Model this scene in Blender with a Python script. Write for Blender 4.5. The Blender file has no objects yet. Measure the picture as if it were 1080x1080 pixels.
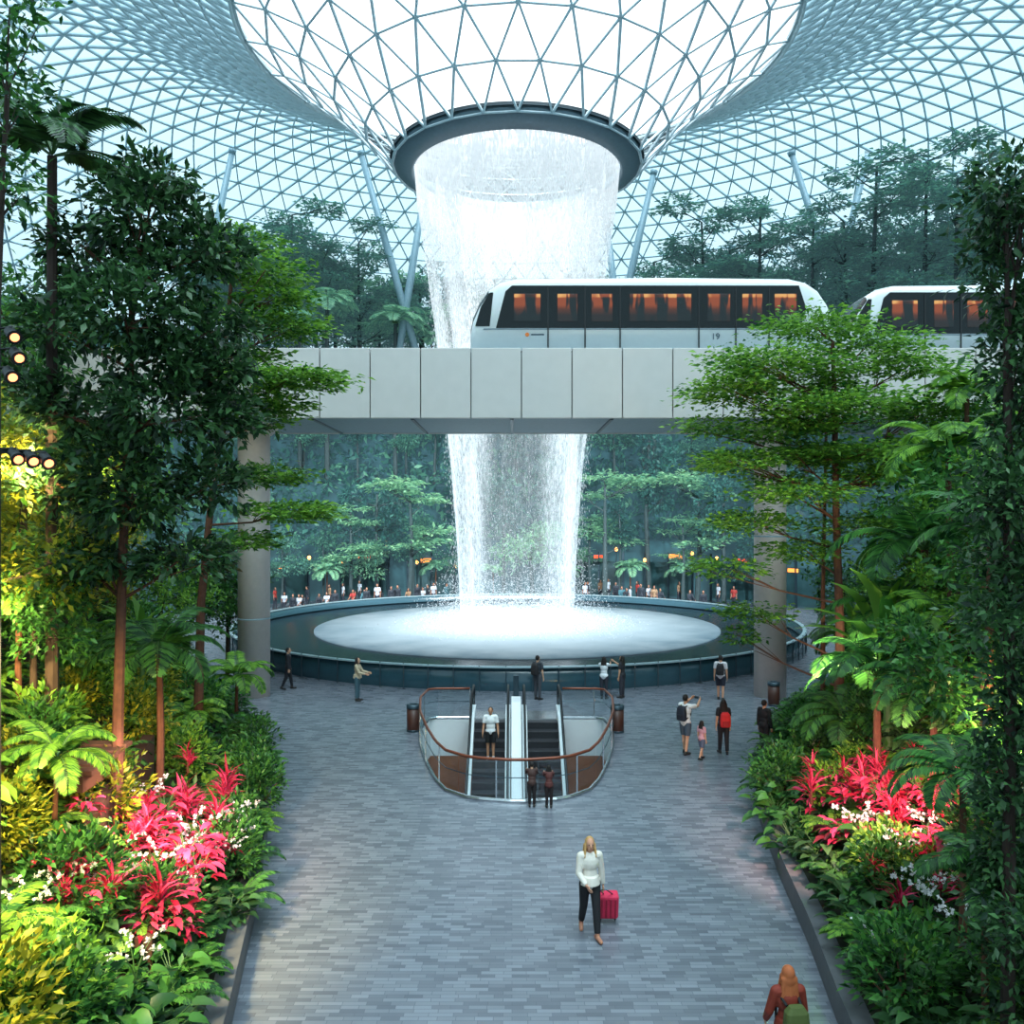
import bpy, bmesh, math, random, time
import numpy as np
from mathutils import Vector, Matrix
T0=time.time()
random.seed(7); rng=np.random.default_rng(7)
F=900.; CH=7.25; HY=544.; CX,CY=0.3,51.5; PI=math.pi
SC=bpy.context.scene; COL=SC.collection
def at(px,py,d): return Vector(((px-540)*d/F, d, CH-(py-HY)*d/F))
def C(r,g,b):
    f=lambda c:(c/255/12.92 if c/255<=.04045 else ((c/255+.055)/1.055)**2.4)
    return (f(r),f(g),f(b),1)
# ------------------------------------------------------------ materials
def newmat(n):
    m=bpy.data.materials.new(n); m.use_nodes=True; nt=m.node_tree; nt.nodes.clear()
    out=nt.nodes.new('ShaderNodeOutputMaterial'); return m,nt,out
def mixc(nt,fac,a,b):
    n=nt.nodes.new('ShaderNodeMix'); n.data_type='RGBA'
    for i,v in ((0,fac),(6,a),(7,b)):
        if hasattr(v,'is_output'): nt.links.new(v,n.inputs[i])
        else: n.inputs[i].default_value=v
    return n.outputs[2]
def mat(n,c,rough=.6,metal=0,es=0,ec=None,var=.15,scale=6,spec=.5,alpha=1,trans=0):
    m,nt,out=newmat(n); p=nt.nodes.new('ShaderNodeBsdfPrincipled')
    tc=nt.nodes.new('ShaderNodeTexCoord'); nz=nt.nodes.new('ShaderNodeTexNoise'); nz.inputs['Scale'].default_value=scale; nz.inputs['Detail'].default_value=4
    nt.links.new(tc.outputs['Object'],nz.inputs['Vector'])
    d=tuple(max(0,x*(1-var*1.5)) for x in c[:3])+(1,); e=tuple(min(1,x*(1+var)) for x in c[:3])+(1,)
    col=mixc(nt,nz.outputs[0],d,e); nt.links.new(col,p.inputs['Base Color'])
    p.inputs['Roughness'].default_value=rough; p.inputs['Metallic'].default_value=metal
    p.inputs['Specular IOR Level'].default_value=spec; p.inputs['Alpha'].default_value=alpha
    p.inputs['Transmission Weight'].default_value=trans
    if es: p.inputs['Emission Color'].default_value=ec or c; p.inputs['Emission Strength'].default_value=es
    nt.links.new(p.outputs[0],out.inputs[0]); return m
def leafmat(n,c1,c2,tr=.3,rough=.45,haze_glow=0):
    m,nt,out=newmat(n); g=nt.nodes.new('ShaderNodeNewGeometry')
    col=mixc(nt,g.outputs['Random Per Island'],c1,c2)
    p=nt.nodes.new('ShaderNodeBsdfPrincipled'); nt.links.new(col,p.inputs['Base Color']); p.inputs['Roughness'].default_value=rough
    p.inputs['Specular IOR Level'].default_value=.35
    if haze_glow: p.inputs['Emission Color'].default_value=(.4,.8,.95,1); p.inputs['Emission Strength'].default_value=haze_glow  # bluish emission painted in to imitate mist over distant leaves
    t=nt.nodes.new('ShaderNodeBsdfTranslucent'); nt.links.new(col,t.inputs[0])
    mx=nt.nodes.new('ShaderNodeMixShader'); mx.inputs[0].default_value=tr
    nt.links.new(p.outputs[0],mx.inputs[1]); nt.links.new(t.outputs[0],mx.inputs[2]); nt.links.new(mx.outputs[0],out.inputs[0]); return m
def glassmat(n,tint,refl=.08,dif=None,dfac=0):
    m,nt,out=newmat(n); t=nt.nodes.new('ShaderNodeBsdfTransparent'); t.inputs[0].default_value=tint
    g=nt.nodes.new('ShaderNodeBsdfGlossy'); g.inputs['Roughness'].default_value=.05
    mx=nt.nodes.new('ShaderNodeMixShader'); mx.inputs[0].default_value=refl
    nt.links.new(t.outputs[0],mx.inputs[1]); nt.links.new(g.outputs[0],mx.inputs[2]); o=mx.outputs[0]
    if dif:
        d=nt.nodes.new('ShaderNodeBsdfTranslucent'); d.inputs[0].default_value=dif
        m2=nt.nodes.new('ShaderNodeMixShader'); m2.inputs[0].default_value=dfac
        nt.links.new(o,m2.inputs[1]); nt.links.new(d.outputs[0],m2.inputs[2]); o=m2.outputs[0]
    nt.links.new(o,out.inputs[0]); return m
class NT:
    def __init__(s,nt): s.nt=nt; s.L=nt.links.new; s.tc=nt.nodes.new('ShaderNodeTexCoord'); sx=nt.nodes.new('ShaderNodeSeparateXYZ'); s.L(s.tc.outputs['Object'],sx.inputs[0]); s.X,s.Y,s.Z=sx.outputs
    def nz(s,v,det=4):
        mp=s.nt.nodes.new('ShaderNodeMapping'); mp.inputs['Scale'].default_value=v; s.L(s.tc.outputs['Object'],mp.inputs[0])
        k=s.nt.nodes.new('ShaderNodeTexNoise'); k.inputs['Scale'].default_value=1; k.inputs['Detail'].default_value=det; s.L(mp.outputs[0],k.inputs['Vector']); return k.outputs[0]
    def m(s,op,a,b=0):
        k=s.nt.nodes.new('ShaderNodeMath'); k.operation=op
        for i,v in ((0,a),(1,b)):
            if hasattr(v,'is_output'): s.L(v,k.inputs[i])
            else: k.inputs[i].default_value=v
        return k.outputs[0]
    def r(s,v,a,b,c,d):
        k=s.nt.nodes.new('ShaderNodeMapRange'); s.L(v,k.inputs[0])
        for i,x in enumerate((a,b,c,d)): k.inputs[i+1].default_value=x
        return k.outputs[0]
def watermat(n,lo,hi,dens):
    m,nt,out=newmat(n); g=NT(nt); L=g.L; Z=g.Z
    a=g.r(g.nz((1.0,1.0,.045)),lo,hi,.08,1); b=g.r(g.nz((13,13,2.2),3),.38,.64,.2,1)
    al=g.m('MULTIPLY',g.m('MULTIPLY',a,b),dens)
    # two thick streams at the two sides of the fall, thin centre; thickest just under the ring
    cen=g.r(g.m('ABSOLUTE',g.X),1.5,3.0,.16,1.05)
    al=g.m('MULTIPLY',al,g.m('MAXIMUM',cen,g.r(Z,12,24,.10,.95)))
    top=g.r(Z,22.0,27.4,0,1)
    al=g.m('ADD',al,g.m('MULTIPLY',g.m('POWER',top,1.4),g.m('ADD',g.m('MULTIPLY',b,.5),.45)))
    al=g.m('MULTIPLY',al,g.r(Z,.6,4,.4,1))
    k=nt.nodes.new('ShaderNodeClamp'); L(al,k.inputs[0])
    col=mixc(nt,g.r(Z,12,22,0,1),(.85,.9,.95,1),(.48,.51,.53,1))  # upper water painted darker to offset strong sun through the roof opening
    tr=nt.nodes.new('ShaderNodeBsdfTransparent'); d=nt.nodes.new('ShaderNodeBsdfDiffuse'); L(col,d.inputs[0])
    t=nt.nodes.new('ShaderNodeBsdfTranslucent'); L(col,t.inputs[0])
    e=nt.nodes.new('ShaderNodeEmission'); e.inputs[0].default_value=(.86,.95,1,1); L(g.r(Z,9,22,.45,.2),e.inputs[1])  # glow painted in, stronger low down, so the streams look brightly lit
    m1=nt.nodes.new('ShaderNodeMixShader'); L(d.outputs[0],m1.inputs[1]); L(t.outputs[0],m1.inputs[2])
    ad=nt.nodes.new('ShaderNodeAddShader'); L(m1.outputs[0],ad.inputs[0]); L(e.outputs[0],ad.inputs[1])
    m2=nt.nodes.new('ShaderNodeMixShader'); L(k.outputs[0],m2.inputs[0]); L(tr.outputs[0],m2.inputs[1]); L(ad.outputs[0],m2.inputs[2]); L(m2.outputs[0],out.inputs[0])
    return m
def floormat():
    m,nt,out=newmat('slate_paving'); L=nt.links.new
    tc=nt.nodes.new('ShaderNodeTexCoord'); b=nt.nodes.new('ShaderNodeTexBrick'); L(tc.outputs['Object'],b.inputs['Vector'])
    b.inputs['Color1'].default_value=C(82,87,97); b.inputs['Color2'].default_value=C(138,143,153); b.inputs['Mortar'].default_value=C(72,77,87)
    b.inputs['Scale'].default_value=1; b.inputs['Brick Width'].default_value=.36; b.inputs['Row Height'].default_value=.095; b.inputs['Mortar Size'].default_value=.004
    b.offset=.37; b.offset_frequency=2; b.squash=.75; b.squash_frequency=3
    nz=nt.nodes.new('ShaderNodeTexNoise'); nz.inputs['Scale'].default_value=1.3; nz.inputs['Detail'].default_value=6; L(tc.outputs['Object'],nz.inputs['Vector'])
    c=mixc(nt,nz.outputs[0],C(84,89,100),C(130,134,144)); c2=mixc(nt,.4,b.outputs['Color'],c)
    p=nt.nodes.new('ShaderNodeBsdfPrincipled'); L(c2,p.inputs['Base Color']); p.inputs['Roughness'].default_value=.27; p.inputs['Specular IOR Level'].default_value=.8
    L(p.outputs[0],out.inputs[0]); return m
# ------------------------------------------------------------ mesh builder
def root_off(o):
    v=Vector((0,0,0))
    while o is not None: v+=o.location; o=o.parent
    return v
def link(name,me,m,parent=None):
    o=bpy.data.objects.new(name,me); COL.objects.link(o)
    if m and not me.materials: me.materials.append(m)
    if parent: o.parent=parent
    return o
class MB:
    def __init__(s): s.v=[]; s.f=[]
    def loft(s,rings,cap=True,closed=True):
        b=len(s.v); n=len(rings[0])
        for r in rings: s.v+= [tuple(p) for p in r]
        for k in range(len(rings)-1):
            for i in range(n if closed else n-1):
                j=(i+1)%n; s.f.append((b+k*n+i,b+k*n+j,b+(k+1)*n+j,b+(k+1)*n+i))
        if cap:
            s.f.append(tuple(b+i for i in range(n))[::-1]); e=b+(len(rings)-1)*n; s.f.append(tuple(e+i for i in range(n)))
        return s
    def tube(s,pts,r0,r1=None,n=6,cap=True):
        pts=[Vector(p) for p in pts]; m=len(pts); R=[]; 
        rad=r0 if isinstance(r0,(list,tuple)) else [r0+((r0 if r1 is None else r1)-r0)*k/(m-1) for k in range(m)]
        t=(pts[1]-pts[0]).normalized(); u=t.orthogonal().normalized()
        for k,p in enumerate(pts):
            t=(pts[min(k+1,m-1)]-pts[max(k-1,0)]).normalized()
            u=(u-t*u.dot(t)).normalized() if (u-t*u.dot(t)).length>1e-6 else t.orthogonal().normalized(); w=t.cross(u)
            R.append([p+(u*math.cos(2*PI*i/n)+w*math.sin(2*PI*i/n))*rad[k] for i in range(n)])
        return s.loft(R,cap)
    def capsule(s,a,b,ra,rb,n=10):
        a=Vector(a); b=Vector(b); ax=(b-a); ax=ax.normalized() if ax.length>1e-6 else Vector((0,0,1))
        P=[];r=[]
        for ph in (-88,-55,-25,0): P.append(a+ax*ra*math.sin(math.radians(ph))); r.append(ra*math.cos(math.radians(ph)))
        for ph in (0,25,55,88): P.append(b+ax*rb*math.sin(math.radians(ph))+ax*1e-4); r.append(rb*math.cos(math.radians(ph)))
        u=ax.orthogonal().normalized(); w=ax.cross(u)
        return s.loft([[p+(u*math.cos(2*PI*i/n)+w*math.sin(2*PI*i/n))*q for i in range(n)] for p,q in zip(P,r)])
    def ell(s,c,r,M=None,n=12,m=8):
        c=Vector(c); R=[]
        for k in range(m+1):
            ph=-PI/2+PI*(k*.98+.01*m)/m
            ring=[Vector((r[0]*math.cos(ph)*math.cos(2*PI*i/n),r[1]*math.cos(ph)*math.sin(2*PI*i/n),r[2]*math.sin(ph))) for i in range(n)]
            R.append([c+(M@p if M else p) for p in ring])
        return s.loft(R)
    def box(s,c,d,M=None):
        c=Vector(c); b=len(s.v)
        for z in (-.5,.5):
            for x,y in ((-.5,-.5),(.5,-.5),(.5,.5),(-.5,.5)):
                p=Vector((x*d[0],y*d[1],z*d[2])); s.v.append(tuple(c+(M@p if M else p)))
        s.f+=[tuple(b+i for i in q) for q in ((3,2,1,0),(4,5,6,7),(0,1,5,4),(1,2,6,5),(2,3,7,6),(3,0,4,7))]; return s
    def lathe(s,prof,c=(0,0,0),n=48,a0=0,a1=2*PI,cap=False):
        full=abs(a1-a0-2*PI)<1e-6; m=n if full else n+1; R=[]
        for r,z in prof: R.append([(c[0]+r*math.sin(a0+(a1-a0)*i/n),c[1]+r*math.cos(a0+(a1-a0)*i/n),c[2]+z) for i in range(m)])
        return s.loft(R,cap,full)
    def poly(s,pts): b=len(s.v); s.v+=[tuple(p) for p in pts]; s.f.append(tuple(range(b,b+len(pts)))); return s
    def mesh(s,name,off=(0,0,0)):
        me=bpy.data.meshes.new(name); o=Vector(off); me.from_pydata([tuple(Vector(p)-o) for p in s.v],[],s.f); me.update(); return me
    def build(s,name,m,parent=None,smooth=False,bevel=0):
        me=s.mesh(name,root_off(parent))
        if smooth: me.polygons.foreach_set('use_smooth',[True]*len(me.polygons))
        o=link(name,me,m,parent)
        if bevel:
            k=o.modifiers.new('bevel','BEVEL'); k.width=bevel; k.segments=2; k.limit_method='ANGLE'
        return o
def tag(o,label,cat=None,group=None,kind=None):
    if label: o['label']=label
    if cat: o['category']=cat
    if group: o['group']=group
    if kind: o['kind']=kind
    return o
def empty(name,loc,label,cat,group=None):
    o=bpy.data.objects.new(name,None); COL.objects.link(o); o.location=loc; o.empty_display_size=.2; return tag(o,label,cat,group)
def copy_tree(o,parent=None):
    c=o.copy(); COL.objects.link(c); c.parent=parent
    for ch in list(o.children): copy_tree(ch,c)
    return c
class Kind:
    def __init__(s,root): s.r=root; s.used=False
    def put(s,loc,rz=0,sc=1,label=None,group=None):
        o=copy_tree(s.r) if s.used else s.r; s.used=True
        o.location=loc; o.rotation_euler=(0,0,rz); o.scale=(sc,sc,sc)
        if label: o['label']=label
        if group: o['group']=group
        elif 'group' in o: del o['group']
        return o
# ------------------------------------------------------------ numpy scatter
def npmesh(name,V,Fq):
    me=bpy.data.meshes.new(name); V=np.ascontiguousarray(V,dtype=np.float32); Fq=np.ascontiguousarray(Fq,dtype=np.int32); m,k=Fq.shape
    me.vertices.add(len(V)); me.vertices.foreach_set('co',V.ravel()); me.loops.add(m*k); me.loops.foreach_set('vertex_index',Fq.ravel())
    me.polygons.add(m); me.polygons.foreach_set('loop_start',np.arange(0,m*k,k,dtype=np.int32)); me.update(calc_edges=True); return me
def leafT(w=.22,fold=.06): return (np.array([(0,0,0),(-w,.45,fold),(0,.5,0),(w,.45,fold),(0,1,-.1)]),np.array([(0,2,4,1),(0,3,4,2)]))
def stripT(rows,two=False):
    V=[];Q=[]
    for y,w,z in rows: V+=[(-w,y,z+w*.25),(0,y,z),(w,y,z+w*.25)]
    for k in range(len(rows)-1):
        a=3*k; Q+=[(a,a+1,a+4,a+3),(a+1,a+2,a+5,a+4)]
    return np.array(V,float),np.array(Q)
STRAP=stripT([(0,.03,0),(.3,.07,.12),(.65,.055,.12),(1,.004,-.08)])
PADDLE=stripT([(0,.03,0),(.12,.13,.03),(.4,.2,.09),(.75,.15,.04),(1,.01,-.14)])
HEART=stripT([(0,.16,.02),(.12,.33,.05),(.4,.34,.06),(.75,.2,0),(1,.01,-.15)])
def unit(a): return a/np.maximum(np.linalg.norm(a,axis=1,keepdims=True),1e-9)
def frames(D,U):
    y=unit(D); x=np.cross(y,U); b=np.linalg.norm(x,axis=1)<1e-4; x[b]=(1,0,0); x=unit(x); z=np.cross(x,y); return np.stack([x,y,z],axis=2)
def scatter(name,T,P,D,U,S):
    V,Q=T; R=frames(D,U); S=np.asarray(S); S=S[:,None] if S.ndim==1 else S
    W=np.einsum('nij,nkj->nki',R,V[None]*S[:,None,:]*np.ones((1,1,3)))+P[:,None,:]
    n,k=len(P),len(V); return npmesh(name,W.reshape(-1,3),(Q[None]+(np.arange(n)*k)[:,None,None]).reshape(-1,Q.shape[1]))
def nrm(n): return unit(rng.normal(size=(n,3)))
def fronds(nf,L,e0,droop,nl,ll,wid,base=(0,0,0),es=.25):
    P=[];D=[];U=[];S=[];cv=[]; base=np.array(base,float)
    for i in range(nf):
        az=2*PI*i/nf+random.uniform(-.3,.3); el=e0+random.uniform(-es,es); Lf=L*random.uniform(.8,1.12)
        t=np.linspace(0,1,nl); a=el-droop*t**1.3; h=np.cumsum(np.cos(a))*Lf/nl; v=np.cumsum(np.sin(a))*Lf/nl
        ca,sa=math.cos(az),math.sin(az); c=np.stack([h*ca,h*sa,v],1)+base; cv.append(c)
        tg=np.stack([np.cos(a)*ca,np.cos(a)*sa,np.sin(a)],1); up=np.stack([-np.sin(a)*ca,-np.sin(a)*sa,np.cos(a)],1); sd=np.array([-sa,ca,0])
        k=int(nl*.12)
        for sg in (-1,1):
            d=sd[None]*sg*.85+tg*.5+np.array([0,0,-.22]); P.append(c[k:]);D.append(d[k:]);U.append(up[k:])
            l=ll*np.sin(PI*(.12+.84*t[k:]))**.6*rng.uniform(.85,1.1,len(t)-k); S.append(np.stack([l*0+wid,l,l*.6],1))
    return np.concatenate(P),np.concatenate(D),np.concatenate(U),np.concatenate(S),cv
LEAF=leafT(); SLEAF=leafT(.5,.1)
# ------------------------------------------------------------ colours
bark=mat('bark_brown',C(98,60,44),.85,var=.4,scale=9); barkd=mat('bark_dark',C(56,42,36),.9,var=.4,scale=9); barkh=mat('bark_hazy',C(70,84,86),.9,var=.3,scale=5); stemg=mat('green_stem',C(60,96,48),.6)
Ldark=leafmat('leaf_dark',C(12,36,26),C(74,116,66),.25,.38)
Lmid=leafmat('leaf_mid',C(30,90,36),C(140,188,68),.42)
Lrich=leafmat('leaf_rich',C(12,52,32),C(84,144,62),.33,.4)
Lyel=leafmat('leaf_yellow',C(40,82,18),C(184,180,54),.4)
Lfar=leafmat('leaf_far_hazed',C(32,82,80),C(98,152,120),.4,haze_glow=.06)  # far greens: misty distance painted in as teal tint and glow
Lfar2=leafmat('leaf_far_pale_hazed',C(78,138,112),C(154,200,148),.42,haze_glow=.06)
Lfard=leafmat('leaf_far_dark_hazed',C(18,58,62),C(66,120,106),.35,haze_glow=.055)
Lred=leafmat('leaf_red',C(160,10,44),C(252,86,136),.45)
Lmar=leafmat('leaf_maroon',C(70,22,38),C(130,46,58),.3)
Lwhite=leafmat('petal_white',C(226,222,226),C(250,246,250),.35)
steel=mat('steel_pale_blue',C(190,212,221),.45,.0); dsteel=mat('steel_dark',C(58,76,86),.4,.5)
strutm=mat('steel_column_blue',C(146,174,187),.45,.05); funm=mat('steel_funnel_pale',C(172,196,206),.45,.0)
panel=mat('aluminium_panel',C(208,201,196),.4,.1,var=.05,scale=2); soffit=mat('soffit_grey',C(138,160,168),.6)
concrete=mat('column_concrete',C(210,198,192),.7,var=.08); stone=mat('curb_stone',C(88,90,94),.7,var=.2); soil=mat('bed_soil',C(38,42,26),.95,var=.4)
white=mat('white_paint',C(230,232,234),.35,var=.03); black=mat('black_rubber',C(18,19,22),.45); wood=mat('shaft_wood',C(160,96,60),.5,var=.2,scale=3)
copper=mat('handrail_copper',C(128,66,44),.35,.3); glass=glassmat('clear_glass',(.9,.95,.96,1),.09); binm=mat('bin_brown',C(72,38,28),.45)
chrome=mat('chrome',C(200,204,208),.25,.9); timber=mat('timber_brown',C(78,50,34),.7,var=.3,scale=5); terra=mat('planter_wall_brown',C(70,44,34),.8,var=.3,scale=4)
MC={}
def cm(c,n='cloth'):
    if c not in MC: MC[c]=mat(f'{n}_{len(MC)}',C(*c),.75,var=.1,scale=14)
    return MC[c]
# ------------------------------------------------------------ people
def solid(mb,vox,it=3):
    me=mb.mesh('tmp'); o=bpy.data.objects.new('tmp',me); COL.objects.link(o)
    r=o.modifiers.new('r','REMESH'); r.mode='VOXEL'; r.voxel_size=vox; r.use_smooth_shade=True
    s=o.modifiers.new('s','SMOOTH'); s.factor=.5; s.iterations=it
    dg=bpy.context.evaluated_depsgraph_get(); dg.update(); m2=bpy.data.meshes.new_from_object(o.evaluated_get(dg))
    bpy.data.objects.remove(o); bpy.data.meshes.remove(me); m2.materials.clear(); m2.polygons.foreach_set('use_smooth',[True]*len(m2.polygons)); return m2
def person(label,loc,rot=0,H=1.72,fem=False,top=(230,230,230),bot=(30,30,34),hair=(30,22,18),skin=(206,156,126),sleeve='short',legs='long',hairlen=0,shoe=(40,36,36),
           lean=0,hl=(0,0),hr=(0,0),al=(0,.12,.15,0),ar=(0,.12,.15,0),yaw=0,hi=True,group=None,bun=False):
    s=H/1.7; sw=.165 if fem else .185
    def up(p):
        y,z=p[1],p[2]-.95; return Vector((p[0],y*math.cos(lean)-z*math.sin(lean),.95+y*math.sin(lean)+z*math.cos(lean)))
    J={}
    for sg,(a,b),k in ((1,hl,'l'),(-1,hr,'r')):
        hip=Vector((sg*.09,0,.90)); kn=hip+Vector((0,-math.sin(a),-math.cos(a)))*.42; an=kn+Vector((0,-math.sin(a-b),-math.cos(a-b)))*.40
        p=max(0,-(a-b)-.15)*.9; fd=Vector((sg*.18,-math.cos(p),-math.sin(p))).normalized(); fu=Vector((0,-math.sin(p),math.cos(p)))
        J[k]=(hip,kn,an,an-fd*.045-fu*.045,an+fd*.155-fu*.055)
    for sg,(w,ab,el,inn),k in ((1,al,'L'),(-1,ar,'R')):
        sh=up((sg*sw,0,1.39)); L_=lean
        d=Vector((sg*math.sin(ab),-math.sin(w+L_)*math.cos(ab),-math.cos(w+L_)*math.cos(ab))); e=sh+d*.29
        d2=Vector((sg*(math.sin(ab)*.6-inn),-math.sin(w+el+L_),-math.cos(w+el+L_))).normalized(); J[k]=(sh,e,e+d2*.25,d2,sg)
    zm=min(min(J[k][3].z-.036,J[k][4].z-.030) for k in 'lr'); dz=Vector((0,0,-zm))
    loc=Vector(loc); root=empty('person',loc,label,'person',group); root.rotation_euler=(0,0,rot)
    f=lambda p:(Vector(p)+dz)*s
    hc=up((0,-.012,1.582)); yM=Matrix.Rotation(yaw,3,'Z')
    hp=lambda x,y,z: hc+yM@Vector((x,y,z))
    B=MB(); cap=lambda m,a,b,ra,rb:m.capsule(f(a),f(b),ra*s,rb*s); el_=lambda m,c,r,M=None:m.ell(f(c),tuple(x*s for x in r),M)
    lm=Matrix.Rotation(lean,3,'X')
    def torso(m,g):
        hw=.165 if fem else .155
        el_(m,(0,.01,.93),(hw+g,.115+g,.13+g)); el_(m,up((0,0,1.08)),((.118 if fem else .14)+g,.092+g,.16),lm)
        el_(m,up((0,0,1.27)),((.145 if fem else .165)+g,.108+g,.165+g),lm); cap(m,up((-sw+.02,0,1.39)),up((sw-.02,0,1.39)),.058+g,.058+g)
    torso(B,0); cap(B,up((0,.01,1.38)),hp(0,.015,-.05),.058,.05)
    el_(B,hp(0,0,.015),(.074,.092,.105),yM); el_(B,hp(0,-.022,-.055),(.055,.064,.062),yM); cap(B,hp(0,-.09,.012),hp(0,-.106,-.018),.010,.015)
    for sg in (1,-1): el_(B,hp(sg*.076,.008,-.002),(.012,.022,.032),yM)
    for k in 'lr':
        h,kn,an,he,to=J[k]; cap(B,h,kn,.088 if fem else .084,.056); cap(B,kn,an,.055,.037); cap(B,kn*.68+an*.32+Vector((0,.012,0)),kn*.5+an*.5,.052,.046); cap(B,he,to,.036,.030)
    for k in 'LR':
        sh,e,w,d,sg=J[k]; cap(B,sh,e,.05,.04); cap(B,e,w,.041,.027)
        if hi:
            X=Vector((1,0,0)); lat=d.cross(X); lat=lat.normalized() if lat.length>.1 else Vector((0,-1,0)); inn=lat.cross(d).normalized()*(1)
            if inn.x*sg>0: inn=-inn
            for q,ln in enumerate((.066,.076,.070,.055)):
                b0=w+d*.085+lat*(q-1.5)*.022; mid=b0+d*ln*.5+inn*.006; tip=mid+(d*.8+inn*.55).normalized()*ln*.5
                cap(B,w,b0,.016,.013); cap(B,b0,mid,.0105,.0095); cap(B,mid,tip,.0095,.008)
            lf=lat if lat.y<0 else -lat; t0=w+d*.025+lf*.018; t1=t0+(d*.6+lf*.7).normalized()*.035; cap(B,w,t0,.015,.013); cap(B,t0,t1,.013,.011); cap(B,t1,t1+(d*.85+lf*.2+inn*.3).normalized()*.03,.011,.009)
        else: cap(B,w,w+d*.14,.03,.02)
    body=link('body',solid(B,.0085*s if hi else .022*s),cm(skin,'skin'),root)
    v=.012*s if hi else .022*s
    m=MB(); torso(m,.016)
    if sleeve=='long' and fem: m.tube([f((0,0,1.05)),f((0,0,.9))],[.15*s,.185*s],n=18)
    for k in 'LR':
        sh,e,w,d,sg=J[k]
        if sleeve=='long': cap(m,sh,e,.066,.058); m.tube([f(e),f(e*.5+w*.5),f(w-d*.005)],[.058*s,.052*s,.044*s],n=12)
        elif sleeve=='short': m.tube([f(sh),f(sh*.3+e*.7)],[.066*s,.064*s],n=12)
    link('shirt',solid(m,v),cm(top),root)
    m=MB(); el_(m,(0,.01,.92),((.172 if fem else .165),.13,.12))
    if legs=='skirt':
        m.tube([f((0,.01,1.0)),f((0,0,.8)),f((0,0,.52))],[.15*s,.19*s,.25*s],n=18); nm='skirt'
    else:
        nm='trousers' if legs=='long' else 'shorts'
        for k in 'lr':
            h,kn,an,he,to=J[k]
            if legs=='long': cap(m,h,kn,.104,.072); m.tube([f(kn),f(kn*.5+an*.5),f(an+(kn-an)*.06)],[.072*s,.064*s,.056*s],n=12)
            else: m.tube([f(h),f(h*.15+kn*.85)],[.108*s,.09*s],n=12)
    link(nm,solid(m,v),cm(bot),root)
    for k in 'lr':
        an,he,to=J[k][2:]; m=MB(); cap(m,he,to,.043,.037); cap(m,an,he,.044,.042); link('shoe',solid(m,v),cm(shoe),root)
    m=MB(); el_(m,hp(0,.026,.03),(.086,.092,.104),yM)
    if hairlen>0:
        el_(m,hp(0,.05,-.04),(.088,.066,.10),yM)
        for q in (-1.5,-.75,0,.75,1.5): cap(m,hp(q*.045,.055,-.03),hp(q*.068,.085+.02*(1-abs(q)),-.12-.26*hairlen),.042,.024)
        for q in (-1,1): cap(m,hp(q*.078,.0,.0),hp(q*.10,-.045,-.11-.17*hairlen),.026,.022)
    if bun: el_(m,hp(0,.12,.06),(.045,.045,.045))
    link('hair',solid(m,v),cm(hair,'hair'),root)
    if hi:
        for sg in (1,-1): MB().ell(f(hp(sg*.030,-.083,.018)),(.012*s,.009*s,.008*s)).build('eye',black,None,True).parent=body
        MB().ell(f(hp(0,-.082,-.052)),(.022*s,.008*s,.006*s)).build('mouth',cm((170,84,80),'lip'),None,True).parent=body
    R=Matrix.Rotation(rot,3,'Z'); return root,{k:loc+R@f(J[k][2]+J[k][3]*.09) for k in 'LR'},lambda p:loc+R@f(up(p))
def backpack(label,fn,rot,col,s=1,trim=(20,20,22)):
    p=fn((0,.20,1.20)); r=empty('backpack',p-Vector((0,0,.23*s)),label,'backpack')
    m=MB(); R=lambda sx,sy,cz:[(math.copysign(abs(math.cos(a))**.5,math.cos(a))*sx,math.copysign(abs(math.sin(a))**.5,math.sin(a))*sy+.0,cz) for a in [2*PI*i/16 for i in range(16)]]
    m.loft([R(.12*s,.05*s,0),R(.15*s,.085*s,.03*s),R(.155*s,.09*s,.22*s),R(.14*s,.08*s,.38*s),R(.09*s,.05*s,.45*s)]); o=link('pack',m.mesh('pack'),cm(col),r)
    m=MB(); m.loft([[(x,y+.085*s,z) for x,y,z in R(.10*s,.045*s,zz)] for zz in (.04*s,.2*s)]); link('pocket',m.mesh('pocket'),cm(tuple(int(c*.8) for c in col)),o)
    for sg in (1,-1):
        m=MB(); m.tube([(sg*.09*s,-.07*s,.42*s),(sg*.11*s,-.2*s,.46*s),(sg*.12*s,-.335*s,.36*s),(sg*.13*s,-.3*s,.15*s),(sg*.12*s,-.07*s,.05*s)],.018*s,n=6); link('strap',m.mesh('strap'),cm(trim),r)
    r.rotation_euler=(0,0,rot); return r
def gp(px,py): d=F*CH/(py-HY); return Vector(((px-540)*d/F,d,0))
wp=gp(622,986)
_,hand,fn=person('walking woman in white sweater and black trousers pulling a red suitcase',wp,.12,1.70,True,top=(226,216,204),bot=(22,22,26),hair=(190,146,90),skin=(208,150,122),sleeve='long',hairlen=.55,shoe=(178,120,96),hl=(.30,.08),hr=(-.22,.28),al=(-.15,.18,.1,0),ar=(.2,.14,.75,.5))
hs=hand['L']
sc=empty('suitcase',(hs.x+.12,wp.y+.5,0),'pinkish red wheeled suitcase trailing behind the woman in the white sweater','suitcase')
tl=Matrix.Rotation(.25,3,'X'); bs=sc.location+Vector((0,0,.07))
tt=lambda x,y,z: bs+tl@Vector((x,y,z))
red=cm((214,42,80)); MB().box(tt(0,0,.27),(.36,.22,.46),tl).build('case_body',red,sc,bevel=.04)
for x in (-.12,-.04,.04,.12): MB().box(tt(x,-.115,.27),(.03,.02,.38),tl).build('rib',cm((166,30,58)),sc,bevel=.008)
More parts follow.
